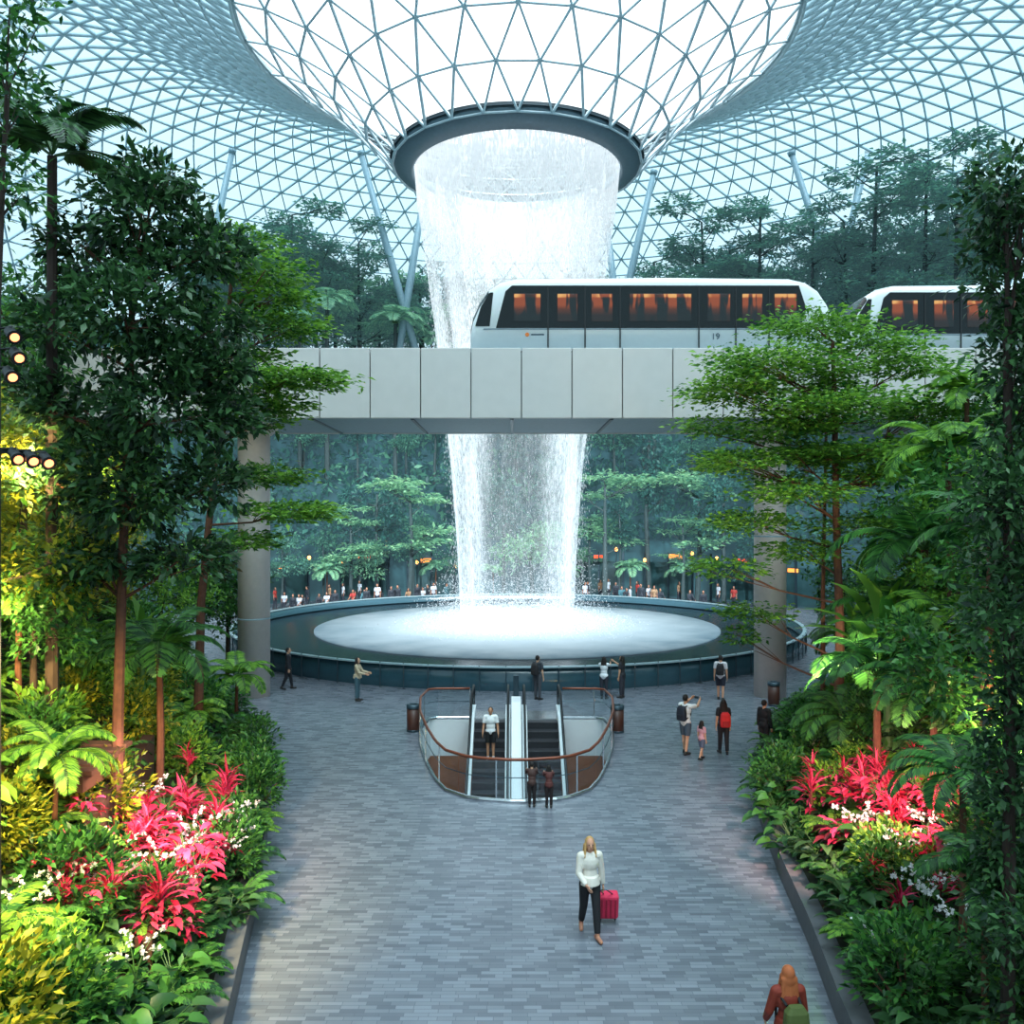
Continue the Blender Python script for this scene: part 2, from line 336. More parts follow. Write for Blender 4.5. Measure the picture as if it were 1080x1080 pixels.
for x in (-.13,.13): MB().tube([tt(x-.015,0,0),tt(x+.015,0,0)],.05,n=14).build('wheel',black,sc)
hh=hs+Vector((0,0.0,-.03)); MB().tube([tt(-.08,0,.48),hh+Vector((-.06,.02,0)),hh+Vector((.06,.02,0)),tt(.08,0,.48)],.011,n=6).build('pull_handle',dsteel,sc)
bp_=Vector(((831-540)*10.6/F,10.6,0))
_,h2,fn=person('auburn-haired person in rust top wearing an olive backpack, cut by the bottom edge',bp_,PI+.1,1.66,True,top=(128,44,26),bot=(40,40,48),hair=(172,92,50),sleeve='long',hairlen=.75,al=(.2,.2,.5,.2),ar=(.1,.2,.4,.1),hl=(.15,.05),hr=(-.12,.1))
backpack('olive green backpack on the auburn-haired person at the bottom edge',lambda p:fn((p[0],p[1]+.05,p[2]-.1)),PI+.1,(78,90,42))
person('man in white tee and black shorts riding the left escalator',(-.72,28.72,-.94),0,1.74,top=(238,238,238),bot=(24,24,28),legs='short',al=(.1,.16,.3,0),ar=(.1,.16,.3,0),shoe=(230,230,230),skin=(190,136,104))
person('person in black clothes walking past the left bridge column',gp(304,727),PI*.55,1.74,top=(26,28,36),bot=(24,26,34),hl=(.2,.05),hr=(-.2,.2),sleeve='long')
person('person in pale jacket and teal trousers near the left of the pool rim',gp(377,739),PI*.45,1.68,True,top=(186,168,140),bot=(62,92,104),sleeve='long',hairlen=.5,al=(.5,.1,.9,.1),ar=(.5,.1,.9,.1))
_,_,fn=person('person with dark backpack standing behind the escalator facing the pool',gp(567,738),PI*.8,1.74,top=(54,58,66),bot=(70,70,76),al=(.4,.12,1.2,.2)); backpack('dark backpack on the person behind the escalator',fn,PI*.8,(40,36,38))
person('person in white shirt and dark trousers raising a phone toward the water',gp(637,737),PI*.9,1.66,True,top=(226,230,234),bot=(40,44,56),hairlen=.4,al=(1.3,.1,.5,.2),ar=(1.3,.1,.5,.2))
person('person in black top with raised arm beside the white-shirted photographer',gp(656,736),-PI*.7,1.66,True,top=(34,34,40),bot=(48,48,58),hairlen=.5,ar=(1.2,.2,.9,.2))
_,_,fn=person('person in white top and navy shorts at the pool rim, right of centre',gp(760,738),PI*.9,1.75,top=(206,206,212),bot=(30,36,52),legs='short',hl=(.1,0),hr=(-.1,.05)); backpack('black backpack on the person in navy shorts',fn,PI*.9,(30,30,36))
_,h9,fn=person('man in white tee with dark backpack lifting a phone with both arms',gp(723,795),PI*.75,1.80,top=(232,232,234),bot=(70,84,100),al=(1.5,.12,.6,.35),ar=(1.5,.12,.6,.35),hl=(.1,0),hr=(-.12,.05),legs='short'); backpack('dark navy backpack on the man in white tee',fn,PI*.75,(36,42,56))
hp9=(h9['L']+h9['R'])/2; ph=empty('phone',hp9,'small dark phone held up by the man in white tee','phone'); MB().box(hp9,(.15,.012,.075),Matrix.Rotation(PI*.75,3,'Z')).build('case',black,ph,bevel=.004); MB().box(hp9+Vector((math.sin(PI*.75)*-.008,math.cos(PI*.75)*.008,0)),(.135,.004,.066),Matrix.Rotation(PI*.75,3,'Z')).build('screen',dsteel,ph)
_,_,fn=person('woman in black clothes carrying a red backpack beside a child',gp(763,795),PI,1.66,True,top=(30,28,34),bot=(28,26,32),legs='long',hairlen=.6,hl=(.12,0),hr=(-.1,.05)); backpack('bright red backpack on the woman beside the child',lambda p:fn((p[0],p[1]+.04,p[2]-.08)),PI,(206,36,40))
person('small child in pink top walking between the two backpackers',gp(740,801),PI*.7,1.16,True,top=(206,150,160),bot=(90,96,116),legs='short',hairlen=.5,hl=(.2,.05),hr=(-.2,.2))
person('person in black standing against the plants below the right column',gp(806,796),PI*.7,1.66,top=(24,24,28),bot=(26,26,30),sleeve='long')
person('taller child in brown leaning on the front of the escalator railing',gp(561,851),PI,1.10,top=(66,40,34),bot=(36,26,26),lean=.25,al=(.7,.1,.8,.1),ar=(.7,.1,.8,.1),sleeve='long')
person('smaller child in dark red leaning on the front of the escalator railing',gp(579,852),PI,1.04,True,top=(84,38,34),bot=(40,28,28),lean=.25,al=(.7,.1,.8,.1),ar=(.7,.1,.8,.1),hairlen=.4,sleeve='long')
def ray_far(px,r):
    k=(px-540)/F; a=1+k*k; b=-2*(k*CX+CY); c=CX*CX+CY*CY-r*r; q=b*b-4*a*c
    y=(-b+math.sqrt(q))/(2*a) if q>0 else -b/(2*a); return Vector((k*y,y,0))
sit=dict(hl=(1.5,1.5),hr=(1.5,1.5),al=(.5,.1,.6,.2),ar=(.5,.1,.6,.2))
cols=[((186,190,200),'white'),((34,40,50),'dark'),((160,50,44),'red'),((56,100,110),'teal'),((150,116,88),'tan')]
K={}
for i,(c,nm) in enumerate(cols):
    for ps in ('sitting','standing'):
        r,_,_=person('far visitor',(0,0,0),0,1.70,i%2==0,top=c,bot=(36,40,52),skin=(160,112,90),hi=False,hairlen=.4 if i%2==0 else 0,sleeve='long' if i%2 else 'short',**(sit if ps=='sitting' else dict(hl=(.1,0),hr=(-.1,.05))))
        K[nm,ps]=Kind(r)
far=[(316,'white','sitting'),(320,'dark','sitting'),(325,'dark','standing'),(345,'white','sitting'),(349,'tan','standing'),(353,'dark','standing'),(371,'red','sitting'),(375,'dark','sitting'),(380,'white','standing'),(384,'teal','sitting'),(388,'dark','standing'),(398,'white','standing'),(402,'dark','sitting'),(430,'tan','sitting'),(446,'white','sitting'),(451,'dark','standing'),(470,'teal','standing'),
     (290,'red','standing'),(243,'tan','standing'),(616,'white','standing'),(620,'dark','standing'),(634,'tan','standing'),(655,'teal','sitting'),(660,'dark','sitting'),(664,'white','standing'),(672,'red','standing'),(677,'dark','standing'),(690,'tan','standing'),(695,'dark','sitting'),(774,'red','standing'),(728,'dark','sitting'),(596,'dark','standing'),
     (338,'dark','sitting'),(420,'dark','standing'),(440,'dark','standing'),(641,'white','standing'),(715,'tan','standing'),(742,'dark','standing'),(310,'dark','standing'),(300,'white','sitting'),(362,'white','standing'),(414,'dark','standing'),(458,'white','standing'),(250,'dark','standing'),(648,'dark','standing'),(685,'white','standing'),(757,'white','standing')]
for px,nm,ps in far:
    if px<306 and px>251: p=Vector(((px-540)*66/F,66,0))
    elif px<=251: p=Vector(((px-540)*61/F,61,0))
    elif px==774: p=Vector(((px-540)*66/F,66,0))
    else: p=ray_far(px+random.uniform(-1.5,1.5),19.85 if ps=='sitting' else random.choice((17.4,18.0,18.7,21,22.4,23.5)))
    side='left' if px<545 else 'right'
    K[nm,ps].put(p,random.uniform(-1.4,1.4) if ps=='standing' else random.uniform(-.5,.5),random.uniform(1.0,1.15),f'tiny {ps} visitor in {nm} top on the far {side} side of the pool',f'{nm} {ps} visitors far {side}')
for k in K.values():
    if not k.used:
        for c in list(k.r.children): bpy.data.objects.remove(c)
        bpy.data.objects.remove(k.r)
print('people',time.time()-T0)
# ------------------------------------------------------------ terrain
LC=[(-4,-3.1),(10,-3.6),(12.2,-4.0),(15.7,-4.7),(20,-5.7),(25,-7.2),(30,-9.6),(34,-12.5),(38,-17),(42,-24),(46,-34)]
RC=[(-4,4.1),(10,4.35),(12.2,4.65),(14.3,5.0),(17,5.35),(21,6.0),(27,8.0),(31,10.5),(34,12.8),(38,17.5),(42,24.5),(46,34)]
def curb(side,y):
    c=LC if side<0 else RC; return float(np.interp(y,[p[0] for p in c],[p[1] for p in c]))
def bz_e(side,e):
    k=1.2 if side<0 else .8
    return .42+.38*min(e,2.2)+k*max(0,min(e-2.2,7))
def bed_z(x,y):
    sd=-1 if x<0 else 1; return bz_e(sd,max(0,abs(x)-abs(curb(sd,y))))
HX=.15; half=[(3.05,30.4),(3.2,29),(3.0,27),(2.6,25),(2.2,23.4),(1.85,22.5),(1.2,21.85),(0,21.6)]
hole=[(HX-x,y) for x,y in half]+[(HX+x,y) for x,y in half[-2::-1]]
bm=bmesh.new()
def loop(pts,z=0):
    v=[bm.verts.new((x,y,z)) for x,y in pts]; return [bm.edges.new((v[i],v[(i+1)%len(v)])) for i in range(len(v))]
ed=loop([(-75,-14),(75,-14),(75,122),(-75,122)])+loop(hole); bmesh.ops.triangle_fill(bm,use_beauty=True,use_dissolve=False,edges=ed)
me=bpy.data.meshes.new('floor'); bm.to_mesh(me); bm.free()
if me.polygons[0].normal.z<0: me.flip_normals()
tag(link('floor',me,floormat()),'grey blue slate plank paving of the plaza',kind='structure')
m=MB(); m.loft([[(x,y,0) for x,y in hole],[(x,y,-1.3) for x,y in hole]],cap=False); tag(m.build('wall_shaft_upper',white),'white slab edge around the escalator opening',kind='structure')
m=MB(); m.loft([[(x,y,-1.3) for x,y in hole],[(x,y,-5.3) for x,y in hole]],cap=False); tag(m.build('wall_shaft_lower',wood),'warm brown wall of the escalator opening',kind='structure')
m=MB(); m.poly([(x,y,-5.3) for x,y in hole]); tag(m.build('floor_lower',stone),'lower level floor at the escalator foot',kind='structure')
for sd,c,nm in ((-1,LC,'left'),(1,RC,'right')):
    ys=np.linspace(-4,46,60); m=MB()
    m.loft([[(curb(sd,y),y,0),(curb(sd,y),y,.48),(curb(sd,y)+sd*.3,y,.48),(curb(sd,y)+sd*.3,y,0)] for y in ys]); tag(m.build('trim_curb_'+nm,stone),f'dark stone planter kerb along the {nm} side of the path',kind='structure')
    es=np.concatenate([np.linspace(.25,3,6),np.linspace(4,11,6),[16,30]]); m=MB()
    m.loft([[(curb(sd,y)+sd*e,y,bz_e(sd,e)-.06) for e in es] for y in ys],cap=False,closed=False); tag(m.build('floor_bed_'+nm,soil),f'planted soil bank on the {nm}',kind='structure')
for i,(e,y0,y1,zt_) in enumerate(((1.1,12.0,15,1.3),(2.4,14,18.5,2.5),(3.6,11,15,3.6))):
    ys=np.linspace(y0,y1,10); m=MB(); m.loft([[(curb(-1,y)-e,y,.3),(curb(-1,y)-e,y,zt_),(curb(-1,y)-e-.25,y,zt_),(curb(-1,y)-e-.25,y,.3)] for y in ys]); tag(m.build('trim_planter_wall',terra),'brown retaining wall in the left planting',kind='structure')
TP=[(27.5,0),(27.5,5),(29.5,5.2),(30,10),(32,10.3),(32.5,16),(35,16.5),(35.5,21),(40,22),(50,24),(54,24)]
A1=math.radians(118)
m=MB(); m.lathe(TP,(CX,CY,0),80,-A1,A1); tag(m.build('wall_far',mat('terrace_earth_haze_glow',C(44,82,88),.9,var=.6,scale=.8,es=.045,ec=(.4,.8,1,1))),'stepped planted terraces behind the pool',kind='structure')  # faint bluish glow painted in, imitating mist in front of the terraces
m=MB(); m.lathe([(19.5,0),(19.5,.42),(20.2,.42),(20.2,0)],(CX,CY,0),64,-math.radians(70),math.radians(70)); tag(m.build('trim_seat_ledge',mat('ledge_stone',C(150,160,166),.5)),'low pale stone seat ledge curving behind the pool',kind='structure')
# ------------------------------------------------------------ pool
pool=empty('fountain_pool',(CX,CY,0),'large round fountain pool with dark glass rim and white foaming centre','pool')
wallm=mat('pool_wall_teal',C(50,80,92),.15,var=.1,spec=.6); m=MB(); m.lathe([(16.25,0),(16.45,1.0),(16.35,1.0),(16.2,.6)],(CX,CY,0),128); m.build('basin_wall',wallm,pool,True)
m=MB(); m.lathe([(16.33,1.0),(16.33,1.06),(16.55,1.06),(16.55,1.0)],(CX,CY,0),128); m.build('rim',mat('rim_grey',C(166,190,198),.3,.2),pool)
m=MB(); m.lathe([(16.3,.52),(12.6,.54),(11.6,.62)],(CX,CY,0),128); m.build('dark_water',mat('pool_water_dark',C(20,34,44),.25,var=.1,spec=.4),pool,True)
for i in range(58):
    a=PI+math.radians(-108+216*i/57); x,y=CX+16.52*math.sin(a),CY+16.52*math.cos(a); MB().box((x,y,.55),(.04,.04,1.1)).build('post',dsteel,pool)
def foam():
    m,nt,out=newmat('foam'); g=NT(nt); L=g.L; ln=nt.nodes.new('ShaderNodeVectorMath'); ln.operation='LENGTH'; L(g.tc.outputs['Object'],ln.inputs[0])
    a=g.m('MULTIPLY',g.r(ln.outputs['Value'],5,12,.0,1),g.r(g.nz((.5,.5,.5),8),.3,.7,.45,1))
    c=mixc(nt,a,C(188,200,208),C(98,126,142)); p=nt.nodes.new('ShaderNodeBsdfPrincipled'); L(c,p.inputs['Base Color']); p.inputs['Roughness'].default_value=.6
    L(p.outputs[0],out.inputs[0]); return m
m=MB(); m.lathe([(11.95,.55),(11.95,.66),(6,.70),(.01,.72)],(CX,CY,0),96); m.build('foam_disc',foam(),pool,True)
wt=empty('waterfall',(CX,CY,0),'round curtain of white water falling from the roof opening into the pool','waterfall'); wt['kind']='stuff'
prof=[(6.15,27.9),(6.0,26),(5.55,23),(5.0,19),(4.45,14.5),(3.95,10),(3.6,5.5),(3.4,.72)]
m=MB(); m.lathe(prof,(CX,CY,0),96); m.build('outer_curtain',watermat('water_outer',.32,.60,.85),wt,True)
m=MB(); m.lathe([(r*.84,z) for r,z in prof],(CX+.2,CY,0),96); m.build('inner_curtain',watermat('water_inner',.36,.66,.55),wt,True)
# loose droplets and spray flying around the fall and bursting at its foot
DR=(np.array([(-.5,0,0),(0,-.5,0),(.5,0,0),(0,.5,0)]),np.array([(0,1,2,3)]))
def dropmat():
    m,nt,out=newmat('droplets'); d=nt.nodes.new('ShaderNodeBsdfTranslucent'); d.inputs[0].default_value=(.9,.95,1,1); e=nt.nodes.new('ShaderNodeEmission'); e.inputs[0].default_value=(.84,.94,1,1); e.inputs[1].default_value=.4  # droplets get emission so the spray looks brightly lit
    a=nt.nodes.new('ShaderNodeAddShader'); nt.links.new(d.outputs[0],a.inputs[0]); nt.links.new(e.outputs[0],a.inputs[1])
    t=nt.nodes.new('ShaderNodeBsdfTransparent'); x=nt.nodes.new('ShaderNodeMixShader'); x.inputs[0].default_value=.4; nt.links.new(t.outputs[0],x.inputs[1]); nt.links.new(a.outputs[0],x.inputs[2]); nt.links.new(x.outputs[0],out.inputs[0]); return m
dm=dropmat()
n=22000; th=rng.uniform(0,2*PI,n); z=rng.uniform(1,24,n); r=np.interp(z,[p[1] for p in prof[::-1]],[p[0] for p in prof[::-1]])+rng.normal(size=n)*(.14+.4*np.exp(-z/6)); sd_=np.abs(np.sin(th)); kp=rng.random(n)<(.22+.75*sd_**3+np.clip((z-14)/12,0,.4))
P=np.stack([r*np.sin(th),r*np.cos(th),z],1)[kp]; n=len(P); S=np.stack([rng.uniform(.025,.05,n),rng.uniform(.10,.34,n)*.8,np.ones(n)],1)
link('droplets',scatter('droplets',DR,P,np.tile([0,0,1.],(n,1))+rng.normal(size=(n,3))*.06,nrm(n),S),dm,wt)
n=22000; th=rng.uniform(0,2*PI,n); r=np.abs(3.4+rng.normal(size=n)*1.7); z=.72+rng.exponential(1.3,n)*np.exp(-((r-3.4)/2.6)**2)
P=np.stack([r*np.sin(th),r*np.cos(th),z],1); link('splash_spray',scatter('splash_spray',DR,P,nrm(n),nrm(n),rng.uniform(.04,.10,n)),dm,wt)
# ------------------------------------------------------------ roof
RP=[(7.4,28.2),(9.0,30.0),(10.8,31.8),(12.7,33.4),(14.6,34.8),(16.4,36.0),(20,38.0),(24,39.9),(28,41.6),(32,42.8),(36,43),(40,42.3),(44,40.8),(48,38.6),(52,35.7),(56,31.9),(60,26.8),(63.5,20.5),(66,12),(67,0)]
def resample(P,step):
    P=np.array(P,float); s=np.concatenate([[0],np.cumsum(np.linalg.norm(np.diff(P,axis=0),axis=1))]); n=int(s[-1]/step)+1; t=np.linspace(0,s[-1],n); return np.stack([np.interp(t,s,P[:,0]),np.interp(t,s,P[:,1])],1)
def gridshell(P,N):
    K=len(P); tg=np.gradient(P,axis=0); V=np.zeros((K,N,3)); Nn=np.zeros((K,N,3))
    for k in range(K):
        th=2*PI*(np.arange(N)+.5*(k%2))/N; nr=np.array([-tg[k,1],tg[k,0]]); nr/=np.linalg.norm(nr)
        V[k]=np.stack([CX+P[k,0]*np.sin(th),CY+P[k,0]*np.cos(th),np.full(N,P[k,1])],1); Nn[k]=np.stack([nr[0]*np.sin(th),nr[0]*np.cos(th),np.full(N,nr[1])],1)
    E=[];Tq=[]
    for k in range(K):
        for i in range(N):
            a=k*N+i; E.append((a,k*N+(i+1)%N))
            if k<K-1:
                j=(i-1)%N if k%2==0 else (i+1)%N; b0=(k+1)*N+i; b1=(k+1)*N+j; E+=[(a,b0),(a,b1)]
                if k%2==0: Tq+=[(a,b0,b1),(a,k*N+(i+1)%N,b0)]
                else: Tq+=[(a,b1,b0),(a,k*N+(i+1)%N,b1)]
    return V.reshape(-1,3),Nn.reshape(-1,3),np.array(E),np.array(Tq)
def beams(V,Nn,E,w,dp):
    a=V[E[:,0]]; b=V[E[:,1]]; n=unit(Nn[E[:,0]]+Nn[E[:,1]]); s=unit(np.cross(b-a,n))*w/2; h=n*dp
    W=np.stack([a-s,a+s,a+s-h,a-s-h,b-s,b+s,b+s-h,b-s-h],1).reshape(-1,3); Q=np.array([(0,1,5,4),(1,2,6,5),(2,3,7,6),(3,0,4,7)]); return W,(Q[None]+(np.arange(len(E))*8)[:,None,None]).reshape(-1,4)
inner=np.array(RP[:6]); V,Nn,E,Tq=gridshell(inner,26)
ceil=tag(link('ceiling',npmesh('ceiling',V,Tq),glassmat('roof_glass_clear',(.52,.54,.55,1),.02)),'clear glass funnel of the roof around the water opening',kind='structure')
W_,Q_=beams(V,Nn,E,.11,.15); link('steel_lattice',npmesh('steel_lattice',W_,Q_),funm,ceil)
outer=resample(RP[5:],2.2); V2,N2,E2,T2=gridshell(outer,124)
ceil2=tag(link('ceiling_outer',npmesh('ceiling_outer',V2,T2),glassmat('roof_glass_blue',(.15,.20,.225,1),.03,C(176,216,230),.075)),'blue tinted triangular glass panes of the outer roof',kind='structure')
W_,Q_=beams(V2,N2,E2,.11,.32); link('steel_lattice',npmesh('steel_lattice_outer',W_,Q_),steel,ceil2)
m=MB(); m.lathe([(16.25,35.85),(16.25,36.1),(16.45,36.1),(16.45,35.85),(16.25,35.85)],(CX,CY,0),96); m.build('compression_ring',funm,ceil)
orr=empty('oculus_ring',(CX,CY,27.5),'dark grey steel ring around the roof opening where water falls','roof ring')
m=MB(); m.lathe([(7.5,28.45),(7.45,28.2),(6.35,27.7),(6.2,27.8),(6.2,28.45),(7.5,28.45)],(CX,CY,0),96); m.build('ring_band',mat('ring_grey',C(92,114,126),.5),orr,True)
m=MB(); m.lathe([(7.6,28.6),(7.6,28.42),(7.3,28.42),(7.3,28.6),(7.6,28.6)],(CX,CY,0),96); m.build('ring_lip',dsteel,orr)
for i,(a,b,wd) in enumerate([((415,285),(380,160),'left of the waterfall'),((234,212),(247,150),'far left'),((436,275),(447,205),'just left of the water'),((665,290),(690,180),'just right of the water'),((880,302),(834,160),'right, leaning left'),((882,302),(917,155),'right, leaning right'),((645,280),(640,235),'short one right of the water'),((176,180),(168,140),'leftmost')]):
    d=80; p=at(*a,d); q=at(*b,d); q=p+(q-p)*min(1,(41.6-p.z)/(q.z-p.z)); p0=p+(p-q)*((p.z-20.5)/(q.z-p.z))
    r=empty('roof_strut',p0,f'slanting steel roof column, {wd}','roof column'); MB().tube([p0,(p0+q)/2,q],[.32,.36,.26],n=12).build('shaft',strutm,r,True); MB().tube([q+(p0-q).normalized()*.4,q],[.32,.36],n=12).build('head_collar',strutm,r,True)
# ------------------------------------------------------------ bridge, columns, train
br=empty('guideway_bridge',(0,35,10.9),'pale panelled elevated rail bridge crossing in front of the waterfall','bridge')
zt,zb=13.52,10.9
MB().box((0,35,(zt+zb)/2-.05),(72,5.7,zt-zb-.15)).build('deck',soffit,br)
for i in range(-19,20):
    xc=(550-540)*32/F+i*1.885+.94
    MB().box((xc,31.97,(zt+zb)/2),(1.85,.22,zt-zb)).build('fascia_panel',panel,br,bevel=.02)
for i in range(-9,10): MB().box((i*3.77,35,zb+.02),(.12,5.6,.10)).build('soffit_rib',dsteel,br)
MB().box((0,38.0,(zt+zb)/2),(72,.2,zt-zb)).build('rear_fascia',panel,br)
for y in (33.4,35.2): MB().box((0,y,zt+.02),(72,.25,.14)).build('guide_rail',dsteel,br)
for sd,nm in ((-1,'left'),(1,'right')):
    x=sd*10.4; c=empty('bridge_column',(x,34.4,0),f'round pale concrete column under the {nm} end of the rail bridge','column')
    MB().tube([(x,34.4,0),(x,34.4,9.8),(x,34.4,10.75)],[.63,.63,.63],n=40).build('shaft',concrete,c,True)
    MB().tube([(x,34.4,10.5),(x,34.4,10.92)],[.7,1.1],n=40).build('capital',concrete,c,True)
    for z in (3.1,6.4): MB().lathe([(.632,z),(.637,z+.03),(.632,z+.06)],(x,34.4,0),40).build('joint_line',soffit,c)
ty=34.2; tz0=13.62
tr=empty('train_car',(-1.58,ty,tz0),'white people mover car with dark window band on the bridge','train')
trw=mat('train_white',C(240,240,240),.25,var=.03); dk=mat('train_glass_band',C(11,20,23),.14,spec=.35)
def sec(x,z1,z0=13.62,hw=1.32,off=0):
    pts=[]; r=.34; hw+=off; z1+=off
    for (cy,cz,a0) in ((-hw+r,z1-r,PI),(hw-r,z1-r,PI/2)):
        for k in range(5):
            a=a0-k*PI/8; pts.append((x,ty+cy+r*math.cos(a),cz+r*math.sin(a)))
    pts+= [(x,ty+hw,z0),(x,ty-hw,z0)]; return pts
nose=[(-1.60,14.5,-.12),(-1.5,14.95,-.05),(-1.25,15.5,-.02),(-.9,16.0,0),(-.45,16.3,0),(.2,16.45,0),(6,16.5,0)]
rings=[sec(x,z,off=0,hw=1.32+o) for x,z,o in nose]+[sec(11.0*1-.09-x+0,z,hw=1.32+o) for x,z,o in nose[-2::-1]]
m=MB(); m.loft(rings); shell=m.build('body_shell',trw,tr,True)
ws=[ [p for p in sec(x,z,hw=1.32+o,off=.012)][1:9] for x,z,o in nose[0:4]]
m=MB(); m.loft(ws,cap=False,closed=False); m.build('windscreen',dk,tr,True)
yn=ty-1.335
for yy,sg in ((ty+1.335,-1),(yn,1)):
    m=MB(); m.poly([(-.62,yy,14.48),(11.1,yy,14.48),(11.35,yy,15.2),(11.05,yy,16.12),(.0,yy,16.12),(-.25,yy,15.9)][::sg]); band=m.build('window_band',dk,tr)
MB().poly([(-1.42,yn,14.55),(-.86,yn,14.55),(-.72,yn,15.85),(-.86,yn,15.85),(-1.2,yn,15.3)]).build('nose_window',dk,tr)
def winmat():
    m,nt,out=newmat('train_window_glow'); g=NT(nt); L=g.L
    # lit interior painted on the pane as emission: warm ceiling strip and screens above, dark seats and standing riders below
    seat=g.r(g.nz((2.4,.01,.5),2),.46,.52,0,1); up=g.r(g.Z,1.35,1.75,.12,1); strip=g.r(g.Z,2.0,2.08,0,1)
    v=g.m('ADD',g.m('MULTIPLY',g.m('MULTIPLY',seat,up),.55),g.m('MULTIPLY',strip,g.r(g.nz((1.1,.01,.01),1),.4,.6,.1,.55)))
    r=nt.nodes.new('ShaderNodeValToRGB'); L(v,r.inputs[0]); r.color_ramp.elements[0].position=.02; r.color_ramp.elements[0].color=C(24,32,34); r.color_ramp.elements[1].position=.95; r.color_ramp.elements[1].color=C(255,190,110)
    e=r.color_ramp.elements.new(.35); e.color=C(92,50,34); e=r.color_ramp.elements.new(.62); e.color=C(176,84,42)
    p=nt.nodes.new('ShaderNodeBsdfPrincipled'); p.inputs['Base Color'].default_value=C(16,22,24); p.inputs['Roughness'].default_value=.14; p.inputs['Specular IOR Level'].default_value=.35; L(r.outputs[0],p.inputs['Emission Color']); p.inputs['Emission Strength'].default_value=.5
    L(p.outputs[0],out.inputs[0]); return m
wm=winmat(); zw=lambda y:CH+(HY-y)*(yn)/F; xw=lambda x:(x-540)*yn/F
for a,b in ((542,570),(588,609),(624,646),(664,729),(746,770),(783,804),(817,840)):
    MB().box(((xw(a)+xw(b))/2,yn-.006,(zw(310)+zw(339))/2),(xw(b)-xw(a),.02,zw(310)-zw(339))).build('window_pane',wm,band,bevel=.02)
for a in (578,617,654,737,776,811): MB().box((xw(a),yn-.012,(zw(303)+zw(369))/2),(.05,.03,zw(303)-zw(369))).build('door_seam',black,tr)
MB().box((4.9,yn-.004,14.44),(12.0,.02,.05)).build('side_stripe',mat('stripe_grey',C(120,132,140)),shell)
MB().box((4.8,ty,13.55),(12.2,2.5,.2)).build('underframe',black,tr)
cu=bpy.data.curves.new('t','FONT'); cu.body='19'; cu.size=.34; cu.extrude=.004; to=bpy.data.objects.new('t',cu); COL.objects.link(to); bpy.context.view_layer.update()
tm=bpy.data.meshes.new_from_object(to.evaluated_get(bpy.context.evaluated_depsgraph_get())); bpy.data.objects.remove(to); tm.materials.clear()
to=link('number_marking',tm,dsteel,tr); to.rotation_euler=(PI/2,0,0); to.location=Vector((xw(750),yn-.02,zw(358)))-tr.location
MB().tube([(xw(556),yn-.01,zw(353)),(xw(556),yn-.03,zw(353))],.08,n=10).build('emblem',cm((226,120,50)),tr); MB().box((xw(567),yn-.012,zw(353)),(.5,.01,.05)).build('emblem_line',dsteel,tr)
t2=copy_tree(tr); t2['label']='second white people mover car partly hidden by the right trees'; t2.location=tr.location+Vector((15.0,1.0,0))
for c_ in list(t2.children):
    if c_.name.startswith(('number_marking','emblem')): bpy.data.objects.remove(c_)
# ------------------------------------------------------------ escalators and railing
stepm=mat('step_grey',C(58,58,62),.5,.4)
for sd,nm in ((-1,'left'),(1,'right')):
    xc=HX+sd*.93; es=empty('escalator',(xc,30.4,0),f'{nm} escalator with dark steps and white side cladding descending toward the viewer','escalator')
    for k in range(18): MB().box((xc,30.2-.4*k,-.23*k-.18),(1.06,.42,.34)).build('step',stepm,es,bevel=.01)
    MB().box((xc,31.0,.012),(1.2,1.2,.03)).build('landing_plate',chrome,es)
    S=.23/.4
    for q in (-1,1):
        xx=xc+q*.64; zf=lambda y:-(30.4-y)*S if y<30.4 else 0
        ys=[31.7,30.6,30.2,22.0]
        def strip(x0,x1,lo,hi,n,mt):
            m=MB(); m.loft([[(x0,y,zf(y)+lo),(x1,y,zf(y)+lo),(x1,y,zf(y)+hi),(x0,y,zf(y)+hi)] for y in ys]); return m.build(n,mt,es)
        strip(xx-.09,xx+.09,.01,.24,'cladding',white); strip(xx-.012,xx+.012,.24,.95,'glass_side',glass)
        pts=[(xx,31.7,.24),(xx,31.95,.4),(xx,32.0,.65),(xx,31.9,.9),(xx,31.6,.98)]+[(xx,y,zf(y)+.98) for y in ys[1:]]
        MB().tube(pts,.045,n=8).build('handrail',black,es,True)
dv=empty('escalator_divider',(HX,27,0),'bright white sloping divider panel between the two escalators','divider')
m=MB(); m.loft([[(HX-.17,y,z-.1),(HX+.17,y,z-.1),(HX+.17,y,z+.55),(HX-.17,y,z+.55)] for y,z in ((31.2,.1),(30.4,.05),(22,-4.8))]); m.build('panel',white,dv)
MB().box((HX,31.35,.75),(.2,.12,1.3)).build('sign_post',dsteel,dv,bevel=.02)
gb=empty('glass_balustrade',(HX,26,0),'curved glass balustrade with copper brown handrail around the escalator opening','balustrade')
path=[(-1.62,30.45)]+[(-x,y) for x,y in half]+[(x,y) for x,y in half[-2::-1]]+[(1.62,30.45)]
path=[Vector((HX+x*1.02,(y-26)*1.012+26,0)) for x,y in path]
s=[0]; 
for a,b in zip(path,path[1:]): s.append(s[-1]+(b-a).length)
tt_=np.linspace(0,s[-1],22); rp=[Vector((np.interp(t,s,[p.x for p in path]),np.interp(t,s,[p.y for p in path]),0)) for t in tt_]
for a,b in zip(rp,rp[1:]):
    m=MB(); d=(b-a).normalized()*.015; a2,b2=a+d,b-d; m.loft([[p+Vector((0,0,.06)),p+Vector((0,0,1.04)),p+Vector((.0,.012,1.04)),p+Vector((0,.012,.06))] for p in (a2,b2)]); m.build('glass_panel',glass,gb)
